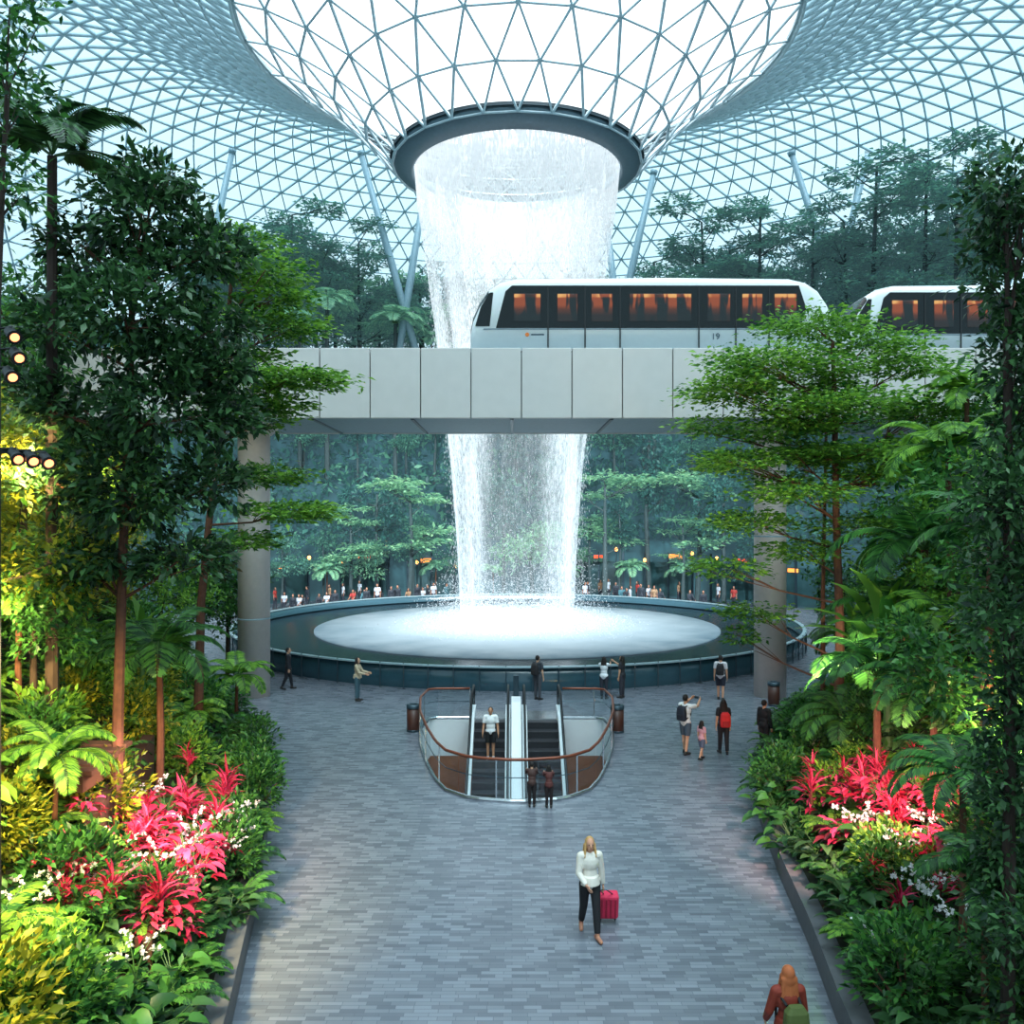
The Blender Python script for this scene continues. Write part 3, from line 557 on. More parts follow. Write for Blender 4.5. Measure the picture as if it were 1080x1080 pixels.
fine=[Vector((np.interp(t,s,[p.x for p in path]),np.interp(t,s,[p.y for p in path]),0)) for t in np.linspace(0,s[-1],60)]
MB().tube([p+Vector((0,0,1.08)) for p in fine],.04,n=8).build('handrail',copper,gb,True); MB().tube([p+Vector((0,0,.04)) for p in fine],.05,n=6).build('base_channel',chrome,gb)
MB().tube([p+Vector((0,0,.62)) for p in fine],.012,n=5).build('mid_wire',dsteel,gb)
for p in rp[::2]: MB().box(p+Vector((0,0,.55)),(.035,.035,1.05)).build('post',chrome,gb)
for px,py,wd in ((436,771,'left of the escalator opening'),(651,772,'right of the escalator opening'),(811,764,'in front of the right bridge column')):
    p=gp(px,py) if px<800 else Vector((10.0,32.6,0)); b=empty('litter_bin',p,f'brown cylindrical litter bin {wd}','litter bin')
    MB().lathe([(.01,0),(.2,0),(.22,.05),(.22,.8),(.2,.8),(.2,.06),(.01,.06)],p,24).build('bin_body',binm,b,True); MB().lathe([(.235,.78),(.235,.9),(.12,.92),(.12,.86),(.2,.84)],p,24).build('bin_rim',dsteel,b,True); MB().lathe([(.225,.02),(.23,.0),(.23,.06),(.222,.07)],p,24).build('bin_foot',dsteel,b)
# ------------------------------------------------------------ shops at the far wall
glow=mat('shop_glow',C(255,150,70),.5,es=1.2,ec=C(255,140,60),var=.3,scale=1.5); rglow=mat('shop_sign_red',C(230,60,40),.5,es=1.2,ec=C(240,80,40),var=.3,scale=2); shopw=mat('shop_window',C(52,84,88),.3,var=.6,scale=1)
lanm=mat('lantern_glow',C(255,180,100),.5,es=4,ec=C(255,160,80))
for px in (300,385,455,632,705,775,840):
    p=ray_far(px,27.2); a=math.atan2(p.x-CX,p.y-CY); R=Matrix.Rotation(-a,3,'Z'); q=lambda x,y,z:p+R@Vector((x,y,z))
    sh=empty('shop_front',p,f'glowing shop front behind the pool on the {"left" if px<540 else "right"}' ,'shop front','glowing shop fronts behind the pool '+('left' if px<540 else 'right'))
    dw=MB().box(q(0,.05,1.7),(4.2,.1,2.9),R).build('display_window',shopw,sh); MB().box(q(random.uniform(-1,1),-.02,random.uniform(2.9,3.7)),(random.uniform(.9,1.5),.2,random.uniform(.25,.4)),R).build('sign_panel',rglow if px in (385,632,775) else glow,sh,bevel=.02)
    for x in (-2.2,0,2.2): MB().box(q(x,-.06,2.0),(.14,.16,4.0),R).build('mullion',dsteel,dw)
for px in (326,360,408,440,480,604,650,680,730,756,800):
    p=ray_far(px,random.uniform(24,26)); p.z=0; h=random.uniform(2.2,4.4); l=empty('garden_lamp',p,f'small warm garden lamp on a thin post behind the pool, {"left" if px<540 else "right"}','lamp','warm garden lamps behind the pool '+('left' if px<540 else 'right'))
    MB().tube([p,p+Vector((0,0,h))],.05,n=6).build('post',dsteel,l); MB().ell(p+Vector((0,0,h+.12)),(.14,.14,.17)).build('lamp_globe',lanm,l,True)
# ------------------------------------------------------------ plant makers (templates at origin)
def plant(name,cat): return empty(name,(0,0,0),name,cat)
def mkfern(n,L,mt,nl=22,ll=.16,e0=1.0,dr=1.7,name='fern',w=.14):
    r=plant(name,'plant'); P,D,U,S,cv=fronds(n,L,e0,dr,nl,ll,w); link('fronds',scatter('fronds',LEAF,P,D,U,S),mt,r)
    m=MB(); [m.tube(c[::4],.012,.004,n=4) for c in cv]; link('frond_stems',m.mesh('frond_stems'),stemg,r); return r
def mkleafy(n,T,size,stem,mt,name,e=(.2,1.2)):
    r=plant(name,'plant'); P=[];D=[];m=MB()
    for i in range(n):
        az=random.uniform(0,2*PI); el=random.uniform(*e); l=stem*random.uniform(.4,1.1); p=Vector((math.cos(az)*math.cos(el),math.sin(az)*math.cos(el),math.sin(el)))*l
        P.append(p); D.append((math.cos(az),math.sin(az),random.uniform(-.5,.35)+(.6 if e[0]>.8 else 0))); m.tube([(0,0,0),(p.x*.4,p.y*.4,p.z*.65),p],.012,.006,n=4)
    P=np.array(P);D=np.array(D); U=np.tile([0,0,1.],(n,1))+rng.normal(size=(n,3))*.25
    link('leaves',scatter('leaves',T,P,D,U,size*rng.uniform(.7,1.2,n)),mt,r); link('stems',m.mesh('stems'),stemg,r); return r
def mkstrap(n,L,mt,name,w=1.0,stem=.25):
    r=plant(name,'plant'); az=rng.uniform(0,2*PI,n); el=rng.uniform(.0,1.35,n); D=np.stack([np.cos(az)*np.cos(el),np.sin(az)*np.cos(el),np.sin(el)],1); P=D*.03+np.array([0,0,1])*rng.uniform(.3,1,n)[:,None]*stem
    s=L*rng.uniform(.55,1.15,n); link('leaves',scatter('leaves',STRAP,P,D,np.tile([0,0,1.],(n,1))+rng.normal(size=(n,3))*.3,np.stack([s*w,s,s],1)),mt,r); m=MB(); m.tube([(0,0,0),(0,0,stem)],.03,.02,n=6); link('stem',m.mesh('stem'),bark,r); return r
def mkshrub(rx,rz,n,size,mt,name,T=LEAF):
    r=plant(name,'shrub'); c=nrm(n//14)*rng.uniform(.3,1,(n//14,1))**.5*np.array([rx,rx,rz])+np.array([0,0,rz]); P=np.repeat(c,14,0)+rng.normal(size=(len(c)*14,3))*.12*rx; k=len(P)
    D=unit(P-np.array([0,0,rz*.6]))+rng.normal(size=(k,3))*.5; U=np.tile([0,0,1.],(k,1))+rng.normal(size=(k,3))*.5; link('foliage',scatter('foliage',T,P,D,U,size*rng.uniform(.6,1.2,k)),mt,r)
    m=MB(); [m.tube([(0,0,0),tuple(Vector(q)*.9)],.02,.008,n=4) for q in c[::max(1,len(c)//7)]]; link('stems',m.mesh('stems'),bark,r); return r
def mkorchid():
    r=plant('white_orchid','flower'); m=MB(); P=[]
    for i in range(4):
        az=random.uniform(0,2*PI); pts=[Vector((math.cos(az)*.45*t**1.5,math.sin(az)*.45*t**1.5,.8*t-.3*t**3)) for t in (0,.25,.5,.75,1)]; m.tube(pts,.008,.004,n=4)
        for t in np.linspace(.5,1,5): P.append((math.cos(az)*.45*t**1.5+random.uniform(-.04,.04),math.sin(az)*.45*t**1.5+random.uniform(-.04,.04),.8*t-.3*t**3))
    P=np.repeat(np.array(P),5,0); n=len(P); D=nrm(n); tag(link('petals',scatter('petals',SLEAF,P,D,nrm(n),np.full(n,.055)),Lwhite,r),None,kind='stuff'); link('stems',m.mesh('stems'),stemg,r); return r
def mkpalm(h,nf,L,mt,ll,name='palm_tree',e0=.9,dr=1.9,nl=34,r0=.1,bk=bark,w=.2):
    r=plant(name,'palm'); P,D,U,S,cv=fronds(nf,L,e0,dr,nl,ll,w,(0,0,h),.45); link('fronds',scatter('fronds',LEAF,P,D,U,S),mt,r)
    m=MB(); [m.tube(c[::5],.022,.006,n=4) for c in cv]; link('frond_stems',m.mesh('frond_stems'),stemg,r); m=MB(); m.tube([(0,0,0),(.05,0,h*.5),(0,0,h)],r0,r0*.7,n=8); link('trunk',m.mesh('trunk'),bk,r); return r
def mkbanana(h,n,L,mt,name='banana_plant'):
    r=plant(name,'plant'); az=np.arange(n)*2*PI/n+rng.uniform(-.3,.3,n); el=rng.uniform(.35,1.35,n); D=np.stack([np.cos(az)*np.cos(el),np.sin(az)*np.cos(el),np.sin(el)],1); P=D*.35+np.array([0,0,h])
    s=L*rng.uniform(.75,1.1,n); link('leaves',scatter('leaves',stripT([(0,.03,0),(.1,.06,.05),(.3,.085,.13),(.6,.075,.15),(.85,.045,.05),(1,.01,-.06)]),P,D,np.tile([0,0,1.],(n,1)),s),mt,r)
    m=MB(); m.tube([(0,0,0),(0,0,h+.1)],.11,.07,n=8); [m.tube([(0,0,h),tuple(p)],.035,.02,n=4) for p in P]; link('stalk',m.mesh('stalk'),stemg,r); return r
def mktree(trunk,r0,r1,pads,size,mt,bk,flat=False,T=LEAF,name='tree',spread=.16,k=24,sep=True,tilt=.3):
    r=plant(name,'tree'); m=MB(); m.tube(trunk,r0,r1,n=9); PP=[];DD=[]; tv=[Vector(p) for p in trunk]
    if sep: link('trunk',m.mesh('trunk'),bk,r)
    fine=[tv[i].lerp(tv[i+1],t) for i in range(len(tv)-1) for t in (0,.25,.5,.75)]+[tv[-1]]
    for cx,cy,cz,rx,ry,rz,n in pads:
        c=Vector((cx,cy,cz)); b=min([p for p in fine if p.z<cz-.1] or [fine[0]],key=lambda p:(p-(c-Vector((0,0,.35*math.hypot(cx-p.x,cy-p.y)+.2)))).length)
        bb=MB() if sep else m; mid=b.lerp(c,.55)+Vector((0,0,-.1*(c-b).length*.5)); rb=max(.015,r1*.7); bb.tube([b,mid,c],[rb,rb*.7,rb*.35],n=5)
        for q in range(3): a=random.uniform(0,2*PI); bb.tube([mid,c+Vector((math.cos(a)*rx*.7,math.sin(a)*ry*.7,-rz*.2))],rb*.5,rb*.15,n=4)
        if sep: link('branch',bb.mesh('branch'),bk,r)
        nc=max(3,n//k); u=nrm(nc)*rng.uniform(.1,1,(nc,1))**.45; cc=u*np.array([rx,ry,rz])+np.array([cx,cy,cz]); P=np.repeat(cc,k,0)+rng.normal(size=(nc*k,3))*np.array([spread,spread,spread*(.25 if flat else .8)])*max(rx,.6)
        PP.append(P); d=P-np.array([cx,cy,cz-rz*(.2 if flat else .5)]); d=unit(d)+rng.normal(size=d.shape)*.6
        if flat: d[:,2]*=.25
        else: d[:,2]-=.45
        DD.append(d)
    if not sep: link('trunk',m.mesh('trunk'),bk,r)
    P=np.concatenate(PP);D=np.concatenate(DD); n=len(P); U=np.tile([0,0,1.],(n,1))+rng.normal(size=(n,3))*(tilt if flat else .5); link('foliage',scatter('foliage',T,P,D,U,size*rng.uniform(.6,1.2,n)),mt,r); return r
def single(r,loc,label,rz=0,sc=1): return Kind(r).put(loc,rz,sc,label)
def bl(px,d): x=(px-540)*d/F; return Vector((x,d,bed_z(x,d)-.1))
def pad(base,px,py,d,rx,rz,n,ry=None): p=at(px,py,d)-base; return (p.x,p.y,p.z,rx,ry or rx,rz,n)
# hero trees
b=bl(122,15)
PD=[(150,225,0,1.0,.7,1000),(90,260,.5,.9,.7,900),(215,260,.2,.8,.6,800),(60,340,0,.8,.7,800),(130,330,-.8,1.0,.7,1000),(220,350,.4,.9,.6,800),(85,430,.2,.9,.7,900),(170,430,-.5,1.0,.7,1000),(240,440,.6,.75,.6,700),(60,510,0,.8,.6,700),(140,520,-.3,1.0,.6,900),(225,510,.3,.8,.6,700),(110,590,0,.8,.45,650),(190,590,.2,.8,.45,600),(165,185,.3,.7,.5,500),(75,570,.8,.7,.5,500),(175,385,-.3,.9,.6,800),(110,480,-.2,.9,.6,800),(45,420,.3,.7,.6,600),(180,290,.1,.9,.6,700),(235,390,.3,.7,.5,500)]
pads=[pad(b,px,py,15+dd,rx*.96,rz*.9,int(n*1.15)) for px,py,dd,rx,rz,n in PD]
top=at(138,300,15)-b
single(mktree([(0,0,0),(.05,0,2.5),(.12,0,5),(.25,0,top.z*.8),(.3,0,top.z)],.11,.05,pads,.22,Ldark,bark,name='broadleaf_tree'),b,'tall dense dark green broadleaf tree with brown trunk on the left bank')
b=bl(208,22)
PS=[(280,285,0,1.2,1500),(315,400,-.5,1.2,1700),(295,345,.5,1.2,1500),(255,400,0,1.3,1200),(305,540,-.3,1.1,1400),(275,500,.4,1.2,1300),(250,570,0,1.0,900),(240,330,.6,1.2,1000),(265,440,.2,1.2,1100),(255,255,.3,1.1,1000),(290,315,.2,1.0,900),(290,425,0,1.0,900),(245,375,.2,1.1,900),(250,425,.4,1.1,900)]
pads=[pad(b,px,py,22+dd,rx,.26,int(n*.95)) for px,py,dd,rx,n in PS]
single(mktree([(0,0,0),(.1,0,4),(.5,0,8),(.9,0,12.5)],.13,.05,pads,.21,Lmid,bark,True,name='layered_tree',spread=.22,tilt=.5),b,'slim tree with light green layered branches behind the dark left tree')
b=bl(884,23)
PL=[(860,345,0,1.5,1900),(915,365,.6,1.5,1700),(805,380,-.6,1.5,1900),(960,385,0,1.2,1400),(845,405,1,1.5,1500),(770,415,-.4,1.1,1300),(900,425,-.8,1.6,1700),(975,435,.5,1.2,1300),(820,455,.3,1.5,1600),(900,480,.6,1.5,1300),(780,485,-.5,1.1,1100),(950,500,0,1.2,1000),(850,520,-.6,1.4,1400),(795,550,.3,1.1,1100),(905,555,.4,1.2,1100),(850,580,.2,1.1,900),(770,600,-.2,.9,600),(795,645,1.2,.9,700),(780,670,1.0,.6,300),(850,430,-.9,1.3,1200)]
for i in range(18):
    a=random.uniform(0,6.28); q=random.random()**.5; PL.append((868+120*q*math.cos(a),440+105*q*math.sin(a),random.uniform(-1.2,1.2),.9,650))
pads=[pad(b,px,py,23+dd,rx,.28,int(n*.95)) for px,py,dd,rx,n in PL]
tp=at(878,360,23)-b
single(mktree([(0,0,0),(.05,0,3),(-.05,0,6),(-.1,0,tp.z*.85),(-.15,0,tp.z)],.14,.05,pads,.19,Lmid,bark,True,name='layered_tree',spread=.26,tilt=.6,k=18),b,'large light green layered umbrella tree standing right of the path')
b=bl(868,25.5); single(mktree([(0,0,0),(.0,0,4),(.1,0,9)],.08,.04,[pad(b,880,480,25.5,1.2,.3,800),pad(b,930,440,26,1.3,.3,800)],.22,Lrich,bark,True,name='slender_tree'),b,'slender red-brown trunked tree just behind the umbrella tree')
b=bl(1062,9.2); pads=[pad(b,1072+random.uniform(-20,20),y,9.2+random.uniform(-.3,.3),.33,.4,560) for y in range(195,1080,46)]+[pad(b,1080,225,9,.3,.3,260),pad(b,1092,500,9,.4,.6,450)]
single(mktree([(0,0,0),(.03,0,4),(0,0,8.5)],.08,.04,pads,.135,Ldark,barkd,name='climber_covered_tree',spread=.23),b,'tall dark leafy climber-covered tree at the right edge of the view')
b=bl(-14,11); pads=[pad(b,px,py,11,.5,.3,260) for px,py in ((10,8),(-20,60),(10,95),(-25,150),(-5,190))]
single(mktree([(0,0,0),(0,0,5),(.2,0,9.5)],.1,.04,pads,.16,Lrich,barkd,name='leafy_tree',spread=.25),b,'leafy branch tips of the tree in the top left corner')
# bushy bank trees
def bushy(mt,h,w,size=.3,n=3400): return mktree([(0,0,0),(.1,.05,h*.45),(0,0,h*.8)],.13,.05,[(random.uniform(-w,w)*.7,random.uniform(-w,w)*.7,h*random.uniform(.45,1),w*.6,w*.6,h*.13,n//9) for _ in range(9)],size,mt,barkd,name='bushy_tree',sep=False)
KB={'y':Kind(bushy(Lyel,5,1.6,.18,4600)),'r':Kind(bushy(Lrich,6,1.9,.26)),'m':Kind(bushy(Lmid,5.5,1.8,.22))}
for k,px,d,sc in (('y',25,17,1.0),('m',70,20,1.0),('r',10,24,1.1),('y',-25,14,1.0),('r',110,28,1.0),('r',35,15,.6),('m',170,31,.9),('r',60,34,1.1),('r',210,37,.9),('y',100,24,.9),('r',0,30,1.2),
    ('r',1010,27,.9),('r',960,30,.8),('m',1050,20,1.0),('r',1075,16,.9),('r',1040,32,.85),('m',1000,22,.9),('m',930,33,.75),('r',1065,24,1.0),('r',890,37,.8),('m',1020,18,.7),('r',1035,14,.7),('r',240,36,.8)):
    nm={'y':'yellow-green lit','r':'deep green','m':'fresh green'}[k]; sd='left' if px<540 else 'right'
    KB[k].put(bl(px,d),random.uniform(0,6),sc,f'{nm} bushy tree among the planting on the {sd} bank',f'{k} bushy trees {sd} bank')
# palms
KP={'feather':Kind(mkpalm(2.4,13,2.0,Lrich,.55)),'dark':Kind(mkpalm(5,12,1.6,Ldark,.45,bk=barkd)),'light':Kind(mkpalm(1.2,14,1.9,Lmid,.45,r0=.08))}
for k,px,py,d,sc,wd in (('dark',55,165,15,1.15,'rising above the dark left tree'),('feather',168,690,17.5,.85,'in front of the left tree trunk'),('feather',925,715,18,.95,'right of the path above the red flowers'),('feather',985,735,16,.8,'beside the red flowers on the right bank'),('light',1000,480,18,1.0,'with pale fronds at upper right'),('feather',975,580,20,1.2,'behind the banana leaves on the right'),('feather',1045,570,14,.8,'close to the right edge climber'),('light',20,640,15,.8,'low on the far left bank'),('light',250,715,27,.8,'beside the left bridge column'),('feather',955,650,21,1.1,'with arching fronds behind the right flowers'),
    ('light',1020,420,22,1.0,'high among the right trees'),('feather',890,760,22,.8,'low beside the umbrella tree trunk'),('light',200,760,22,.7,'between the left trunks'),('light',60,800,13,.6,'near the left edge above the pink flowers'),('feather',905,680,25,.9,'just right of the umbrella tree trunk'),('light',1000,660,17,.9,'in front of the dark right palms'),('feather',1015,820,12,.6,'low in front of the right edge climber'),('feather',1040,930,10,.5,'lowest, at the bottom of the right bank')):
    K_=KP[k]; hh={'feather':2.4,'dark':5,'light':1.2}[k]; p=at(px,py,d); gz=bed_z(p.x,p.y)-.1
    o=K_.put((p.x,p.y,gz),random.uniform(0,6),sc,f'{k if k!="feather" else "feathery green"} palm {wd}')
    need=max(.1,(p.z-gz)/(hh*sc))
    for ch in o.children:
        if ch.name.startswith('trunk'): ch.scale=(1,1,need)
        else: ch.location=(0,0,need*hh-hh)
KBan=Kind(mkbanana(1.6,15,1.9,Lmid))
for px,d,sc,wd in ((937,20,1.2,'tall above the right flowers'),(900,26,.9,'behind the umbrella tree trunk'),(1000,17,.7,'near the right edge'),(150,21,.8,'behind the left trunks')): KBan.put(bl(px,d),random.uniform(0,6),sc,f'banana-like plant with broad upright leaves, {wd}')
# bed plants
KS={'fern':Kind(mkfern(13,.8,Lrich)),'lfern':Kind(mkfern(15,.95,Lmid,28,.18)),'philo':Kind(mkleafy(40,HEART,.27,.6,Lrich,'broad_leaf_plant')),'pphilo':Kind(mkleafy(34,PADDLE,.42,.5,Lmid,'paddle_leaf_plant',(.4,1.3))),
    'dphilo':Kind(mkleafy(46,HEART,.24,.55,Ldark,'dark_leaf_plant')),'red':Kind(mkstrap(40,.48,Lred,'red_cordyline',.7,.45)),'maroon':Kind(mkleafy(30,PADDLE,.36,.4,Lmar,'maroon_leaf_plant',(.5,1.2))),
    'redleaf':Kind(mkleafy(34,PADDLE,.30,.6,Lred,'red_leaf_plant',(.4,1.3))),
    'orchid':Kind(mkorchid()),'yshrub':Kind(mkshrub(.65,.55,1300,.13,Lyel,'yellow_green_shrub')),'gshrub':Kind(mkshrub(.65,.6,1200,.14,Lrich,'green_shrub')),'mshrub':Kind(mkshrub(.6,.5,1100,.13,Lmid,'light_green_shrub'))}
LB={'fern':'dark green arching fern','lfern':'light green arching fern','philo':'plant with broad heart-shaped green leaves','pphilo':'plant with upright fresh green paddle leaves','dphilo':'dark glossy heart-leaved plant','red':'bright crimson-pink strap-leaved cordyline','redleaf':'loose pink-red broad-leaved plant','maroon':'maroon-leaved plant','orchid':'spray of white orchids','yshrub':'yellow-green lit shrub','gshrub':'small-leaved green shrub','mshrub':'light green shrub'}
def put(k,x,y,sc,dz=-.1):
    sd='left' if x<0 else 'right'; KS[k].put((x,y,bed_z(x,y)+dz),random.uniform(0,6.28),sc,f'{LB[k]} in the {sd} bank planting',f'{LB[k]}, {sd} bank')
for sd in (-1,1):
    y=9.0
    while y<36:
        put(random.choice(['philo','fern','dphilo','fern','lfern','gshrub','dphilo']),curb(sd,y)+sd*(random.uniform(.6,.9) if y<(14 if sd<0 else 17) else random.uniform(.2,.55)),y,random.uniform(.85,1.15)); y+=random.uniform(.45,.7)*(1 if y<24 else 1.3)
    for i in range(205):
        y=8.5+27*random.random()**1.4; e=1.1+random.random()**1.2*(6 if sd<0 else 5.5); x=curb(sd,y)+sd*e; r=random.random(); z=11.5<y<18.5 and .9<e<3.0
        if z and r<.14: k=random.choice(['red','redleaf'])
        elif z and r<.20: k='orchid'
        elif z and r<.29: k='maroon'
        elif e>1.9 and sd<0: k=random.choice(['yshrub','gshrub','mshrub','lfern','pphilo','fern','lfern'])
        else: k=random.choice(['fern','gshrub','philo','pphilo','lfern','mshrub','dphilo','fern'])
        put(k,x,y,random.uniform(.8,1.3)*(1.2 if y<13 and e>2 else 1))
for (px,d,n,sp) in ((185,15.6,13,1.4),(228,17,8,1.2),(145,14.2,11,1.4),(930,16.8,13,1.0),(955,15.8,9,.9),(905,17.8,8,.7),(115,12.6,7,1.1),(160,12.6,5,.8),(975,14,4,.7)):
    for i in range(n):
        x=(px-540)*d/F+random.gauss(0,sp*.5); y=d+random.gauss(0,sp*.85); sd=-1 if x<0 else 1; x=sd*max(abs(x),abs(curb(sd,y))+.8); put(random.choice(['red','redleaf']),x,y,random.uniform(.55,1.05),random.uniform(.2,.6))
        if i%3==0: put(random.choice(['fern','lfern','dphilo','fern']),x+sd*random.uniform(.1,.5),y+random.uniform(-.5,.5),random.uniform(.7,.95),.15)
for (px,d,n) in ((230,14.5,3),(242,16.5,3),(965,13.5,3),(905,16,3),(175,12.8,4),(990,12,2),(190,15.5,3),(940,15,2),(140,13.2,3)):
    for i in range(n):
        x=(px-540)*d/F+random.gauss(0,.7); y=d+random.gauss(0,.9); sd=-1 if x<0 else 1; x=sd*max(abs(x),abs(curb(sd,y))+.5); put('orchid',x,y,random.uniform(.75,1.15),.4)
for sd,nm in ((-1,'left'),(1,'right')):
    n=30000; y=rng.uniform(5,45,n); e=rng.uniform(.35,11,n); cb=np.array([curb(sd,v) for v in y]); x=cb+sd*e; z=np.array([bz_e(sd,v) for v in e])+rng.uniform(-.05,.3,n)
    P=np.stack([x,y,z],1); D=rng.normal(size=(n,3)); D[:,2]=np.abs(D[:,2])*.6; tag(link('ground_cover',scatter('ground_cover',LEAF,P,D,np.tile([0,0,1.],(n,1))+rng.normal(size=(n,3))*.5,rng.uniform(.12,.3,n)),Lrich),f'low leafy ground cover on the {nm} bank','ground cover',kind='stuff')
TPn=np.array(TP[1:])
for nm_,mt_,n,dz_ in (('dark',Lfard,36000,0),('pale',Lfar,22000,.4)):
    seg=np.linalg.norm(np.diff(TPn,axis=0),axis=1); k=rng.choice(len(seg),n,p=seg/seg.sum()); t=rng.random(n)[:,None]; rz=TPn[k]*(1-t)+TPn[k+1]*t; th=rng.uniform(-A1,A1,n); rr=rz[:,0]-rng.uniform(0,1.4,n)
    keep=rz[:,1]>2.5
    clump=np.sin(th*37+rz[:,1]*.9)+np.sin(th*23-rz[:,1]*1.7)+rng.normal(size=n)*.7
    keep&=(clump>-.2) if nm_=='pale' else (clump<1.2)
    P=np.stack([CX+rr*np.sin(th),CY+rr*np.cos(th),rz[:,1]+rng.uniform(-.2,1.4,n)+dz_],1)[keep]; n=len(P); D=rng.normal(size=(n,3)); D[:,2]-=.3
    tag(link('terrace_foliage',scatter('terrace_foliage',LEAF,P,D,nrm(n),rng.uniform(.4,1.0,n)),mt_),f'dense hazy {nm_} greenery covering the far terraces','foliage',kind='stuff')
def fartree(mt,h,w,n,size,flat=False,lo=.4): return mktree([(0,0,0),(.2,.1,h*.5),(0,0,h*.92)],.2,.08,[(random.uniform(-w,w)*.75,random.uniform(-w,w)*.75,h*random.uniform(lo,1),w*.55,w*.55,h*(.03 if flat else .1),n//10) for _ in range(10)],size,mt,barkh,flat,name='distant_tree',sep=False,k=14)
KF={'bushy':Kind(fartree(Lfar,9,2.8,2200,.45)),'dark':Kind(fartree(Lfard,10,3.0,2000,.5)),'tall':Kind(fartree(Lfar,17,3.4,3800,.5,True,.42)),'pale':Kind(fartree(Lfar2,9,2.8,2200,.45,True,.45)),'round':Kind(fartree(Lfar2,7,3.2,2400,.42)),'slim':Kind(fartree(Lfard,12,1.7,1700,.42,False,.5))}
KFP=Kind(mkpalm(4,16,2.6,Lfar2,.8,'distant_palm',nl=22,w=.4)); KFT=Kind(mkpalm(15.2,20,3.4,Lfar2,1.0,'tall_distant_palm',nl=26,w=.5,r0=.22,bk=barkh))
def terr(r): return float(np.interp(r,[p[0] for p in TP[1:]],[p[1] for p in TP[1:]])) if r>=27.5 else 0
fl=[]
for px in range(275,830,32): fl.append((random.choice(['bushy','dark','round','pale','slim','slim']),px+random.uniform(-14,14),random.uniform(23.0,26.4),random.uniform(.55,1.35)))
fl+=[('pale',432,21.8,1.15),('pale',638,22.2,1.2),('pale',720,23,.8),('pale',370,24,.9)]
for px in range(240,1000,44): fl.append((random.choice(['bushy','dark','slim']),px+random.uniform(-14,14),31,random.uniform(.6,.9)))
for px in range(260,1040,38): fl.append((random.choice(['bushy','dark','round','pale']),px+random.uniform(-8,8),33.8,random.uniform(.75,1.05)))
for px in range(220,1060,32): fl.append((random.choice(['bushy','dark','bushy','pale']),px+random.uniform(-8,8),37.5,random.uniform(.8,1.15)))
for px in range(200,1060,38): fl.append((random.choice(['bushy','dark']),px+random.uniform(-8,8),42,random.uniform(.95,1.25)))
for px in (290,312,335,355,375,398,425,448): fl.append((random.choice(['bushy','pale','round']),px,36.3,random.uniform(.9,1.2)))
fl+=[('tall',px,34,sc) for px,sc in ((308,1.2),(378,1.1),(740,1.2),(802,1.2),(858,1.05),(925,1.25),(978,1.15),(690,1.0),(285,1.05),(420,.85),(890,1.0),(250,1.0),(1010,1.0),(655,.8),(340,.95),(770,1.0))]
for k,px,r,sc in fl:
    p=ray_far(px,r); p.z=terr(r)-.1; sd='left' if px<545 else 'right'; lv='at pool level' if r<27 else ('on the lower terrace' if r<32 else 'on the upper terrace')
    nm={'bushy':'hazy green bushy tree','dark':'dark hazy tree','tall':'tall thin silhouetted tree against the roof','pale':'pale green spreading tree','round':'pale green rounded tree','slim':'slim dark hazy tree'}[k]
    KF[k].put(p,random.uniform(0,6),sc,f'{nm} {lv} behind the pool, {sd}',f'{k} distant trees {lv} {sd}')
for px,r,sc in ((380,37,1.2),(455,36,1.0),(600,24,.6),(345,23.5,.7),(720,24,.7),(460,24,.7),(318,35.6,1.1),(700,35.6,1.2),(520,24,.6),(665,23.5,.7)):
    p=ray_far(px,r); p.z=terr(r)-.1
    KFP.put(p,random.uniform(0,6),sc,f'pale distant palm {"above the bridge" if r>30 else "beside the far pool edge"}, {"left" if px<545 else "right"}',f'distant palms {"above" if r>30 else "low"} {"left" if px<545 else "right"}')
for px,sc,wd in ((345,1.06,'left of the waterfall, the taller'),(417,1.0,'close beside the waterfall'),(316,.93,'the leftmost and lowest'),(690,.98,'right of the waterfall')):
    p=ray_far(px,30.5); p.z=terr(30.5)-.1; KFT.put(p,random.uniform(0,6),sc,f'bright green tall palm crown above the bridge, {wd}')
print('plants',time.time()-T0)
# timber platform and spotlights on the left
px_=(45-540)*14.5/F; bz_=bed_z(px_,14.5); tp_=empty('timber_platform',(px_,14.5,bz_),'low dark timber step platform buried in plants on the left bank','platform')
for i in range(5): MB().box((px_,13.9+.3*i,bz_+.25+.03*i),(2.4,.27,.08)).build('plank',timber,tp_,bevel=.01)
for sx_ in (-1,0,1): MB().box((px_+sx_,14.5,bz_+.1),(.12,1.5,.3)).build('joist',timber,tp_)
lens=mat('lamp_lens',C(255,170,110),.3,es=2.2,ec=C(255,140,90))
sx=(-2-540)*10/F; ms=empty('spotlight_mast',(sx,10,bed_z(sx,10)),'dark spotlight mast with glowing lamp heads at the left edge','spotlight')
MB().tube([(sx,10,bed_z(sx,10)-.1),(sx,10,9.8)],.03,n=8).build('pole',black,ms)
for px,py in ((12,352),(17,374),(10,394),(16,480),(32,482),(48,484)):
    p=at(px,py,9.9); dr_=Vector((.62,-.55,-.45)).normalized()
    h=MB().tube([p-dr_*.10,p-dr_*.08,p+dr_*.04,p+dr_*.12],[.03,.06,.065,.085],n=14).build('lamp_head',black,ms); q=p+dr_*.121; MB().tube([q,q+dr_*.006],.05,n=14).build('lens',lens,h); MB().tube([(sx,10,p.z+.08),(p.x,p.y,p.z+.08),p],.014,n=5).build('bracket',black,ms)
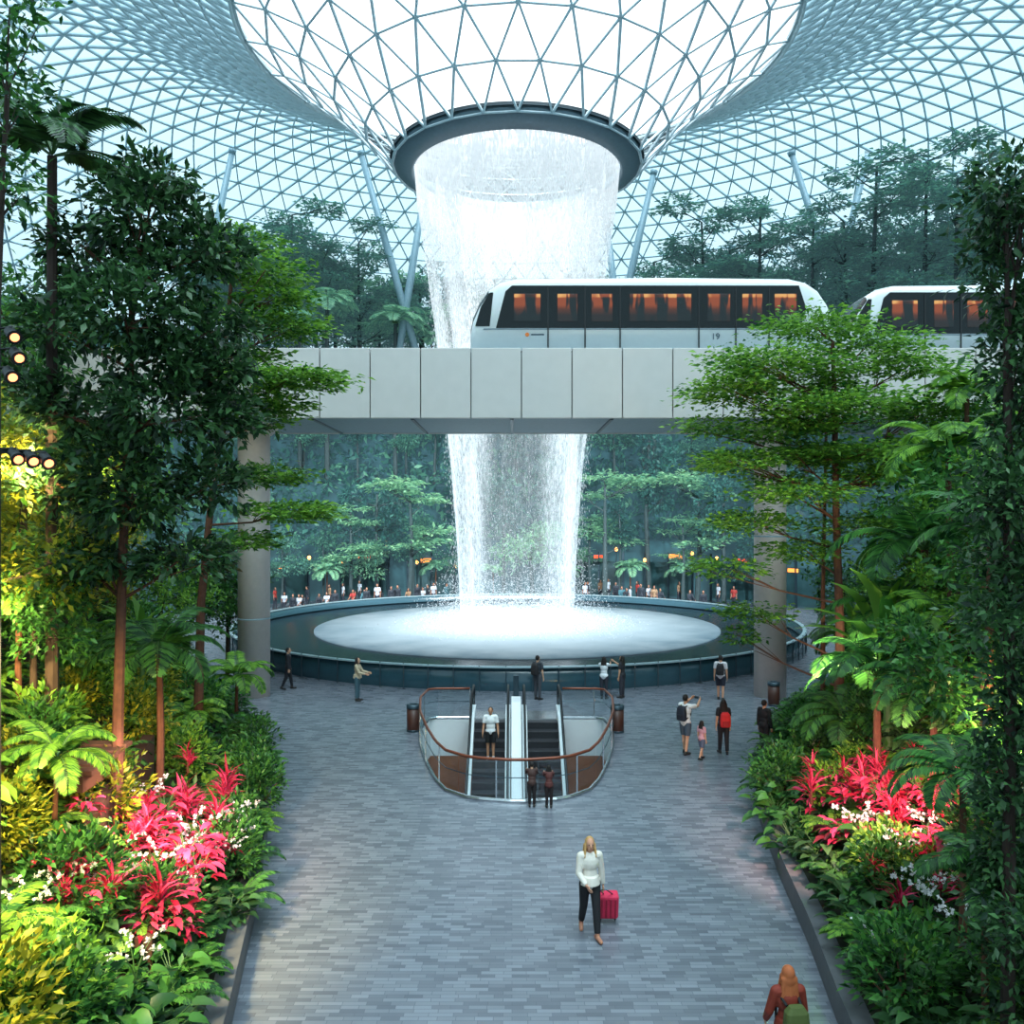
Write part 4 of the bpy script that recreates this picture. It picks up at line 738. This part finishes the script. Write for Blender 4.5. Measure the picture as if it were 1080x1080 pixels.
# ------------------------------------------------------------ lights
def spot(loc,tgt,col,en,ang=90,sz=.3):
    l=bpy.data.lights.new('spot','SPOT'); l.color=col; l.energy=en; l.spot_size=math.radians(ang); l.spot_blend=.6; l.shadow_soft_size=sz; o=bpy.data.objects.new('bank_and_fill_spot',l); COL.objects.link(o); o.location=loc; o.rotation_euler=(Vector(tgt)-Vector(loc)).to_track_quat('-Z','Y').to_euler()
warm=(1,.74,.30)
spot((-8.3,12.5,6),(-11,18,4.5),warm,2800,95); spot((-8,14,8),(-12,20,9),warm,1700,90); spot((-5.6,9.5,6),(-7,13,2),warm,2300,85); spot((-9.5,19,8),(-13,24,9),warm,1600,90); spot((-5.5,8.5,5),(-6.5,11,1.5),warm,1000,90)
spot((-5.2,13,4),(-6.5,15.6,1.2),(1,.66,.55),1200,80); spot((6.0,13.5,3.8),(7.0,16.6,1.3),(1,.55,.45),1500,75); spot((7.0,12,4.2),(9.5,17,3),warm,1500,85); spot((6.5,18,3.5),(9.5,23,8),(1,.88,.55),1800,90)
flood_fill=(.75,.92,1)
for sx_,tx in ((-14,-3),(14,4),(-17,-16),(17,16)): spot((sx_,38.8,11.3),(tx,78,7),flood_fill,22000,50,.5)  # added floodlights, hidden behind the bridge, to brighten the far trees
su=bpy.data.lights.new('sun','SUN'); su.energy=14; su.angle=math.radians(45); su.color=(1,.97,.93); so=bpy.data.objects.new('daylight',su); COL.objects.link(so); so.rotation_euler=(math.radians(20),math.radians(6),0)
w=bpy.data.worlds.new('overcast_sky'); SC.world=w; w.use_nodes=True; bg=w.node_tree.nodes['Background']; bg.inputs[0].default_value=(.93,.98,1,1); bg.inputs[1].default_value=2.4
SC.view_settings.view_transform='Standard'; SC.view_settings.exposure=.68
cam=bpy.data.cameras.new('camera'); cam.sensor_width=36; cam.lens=30; cam.shift_y=4/1080; cam.clip_end=400; co=bpy.data.objects.new('camera',cam); COL.objects.link(co); co.location=(0,0,CH); co.rotation_euler=(PI/2,0,0); SC.camera=co
print('done',time.time()-T0)
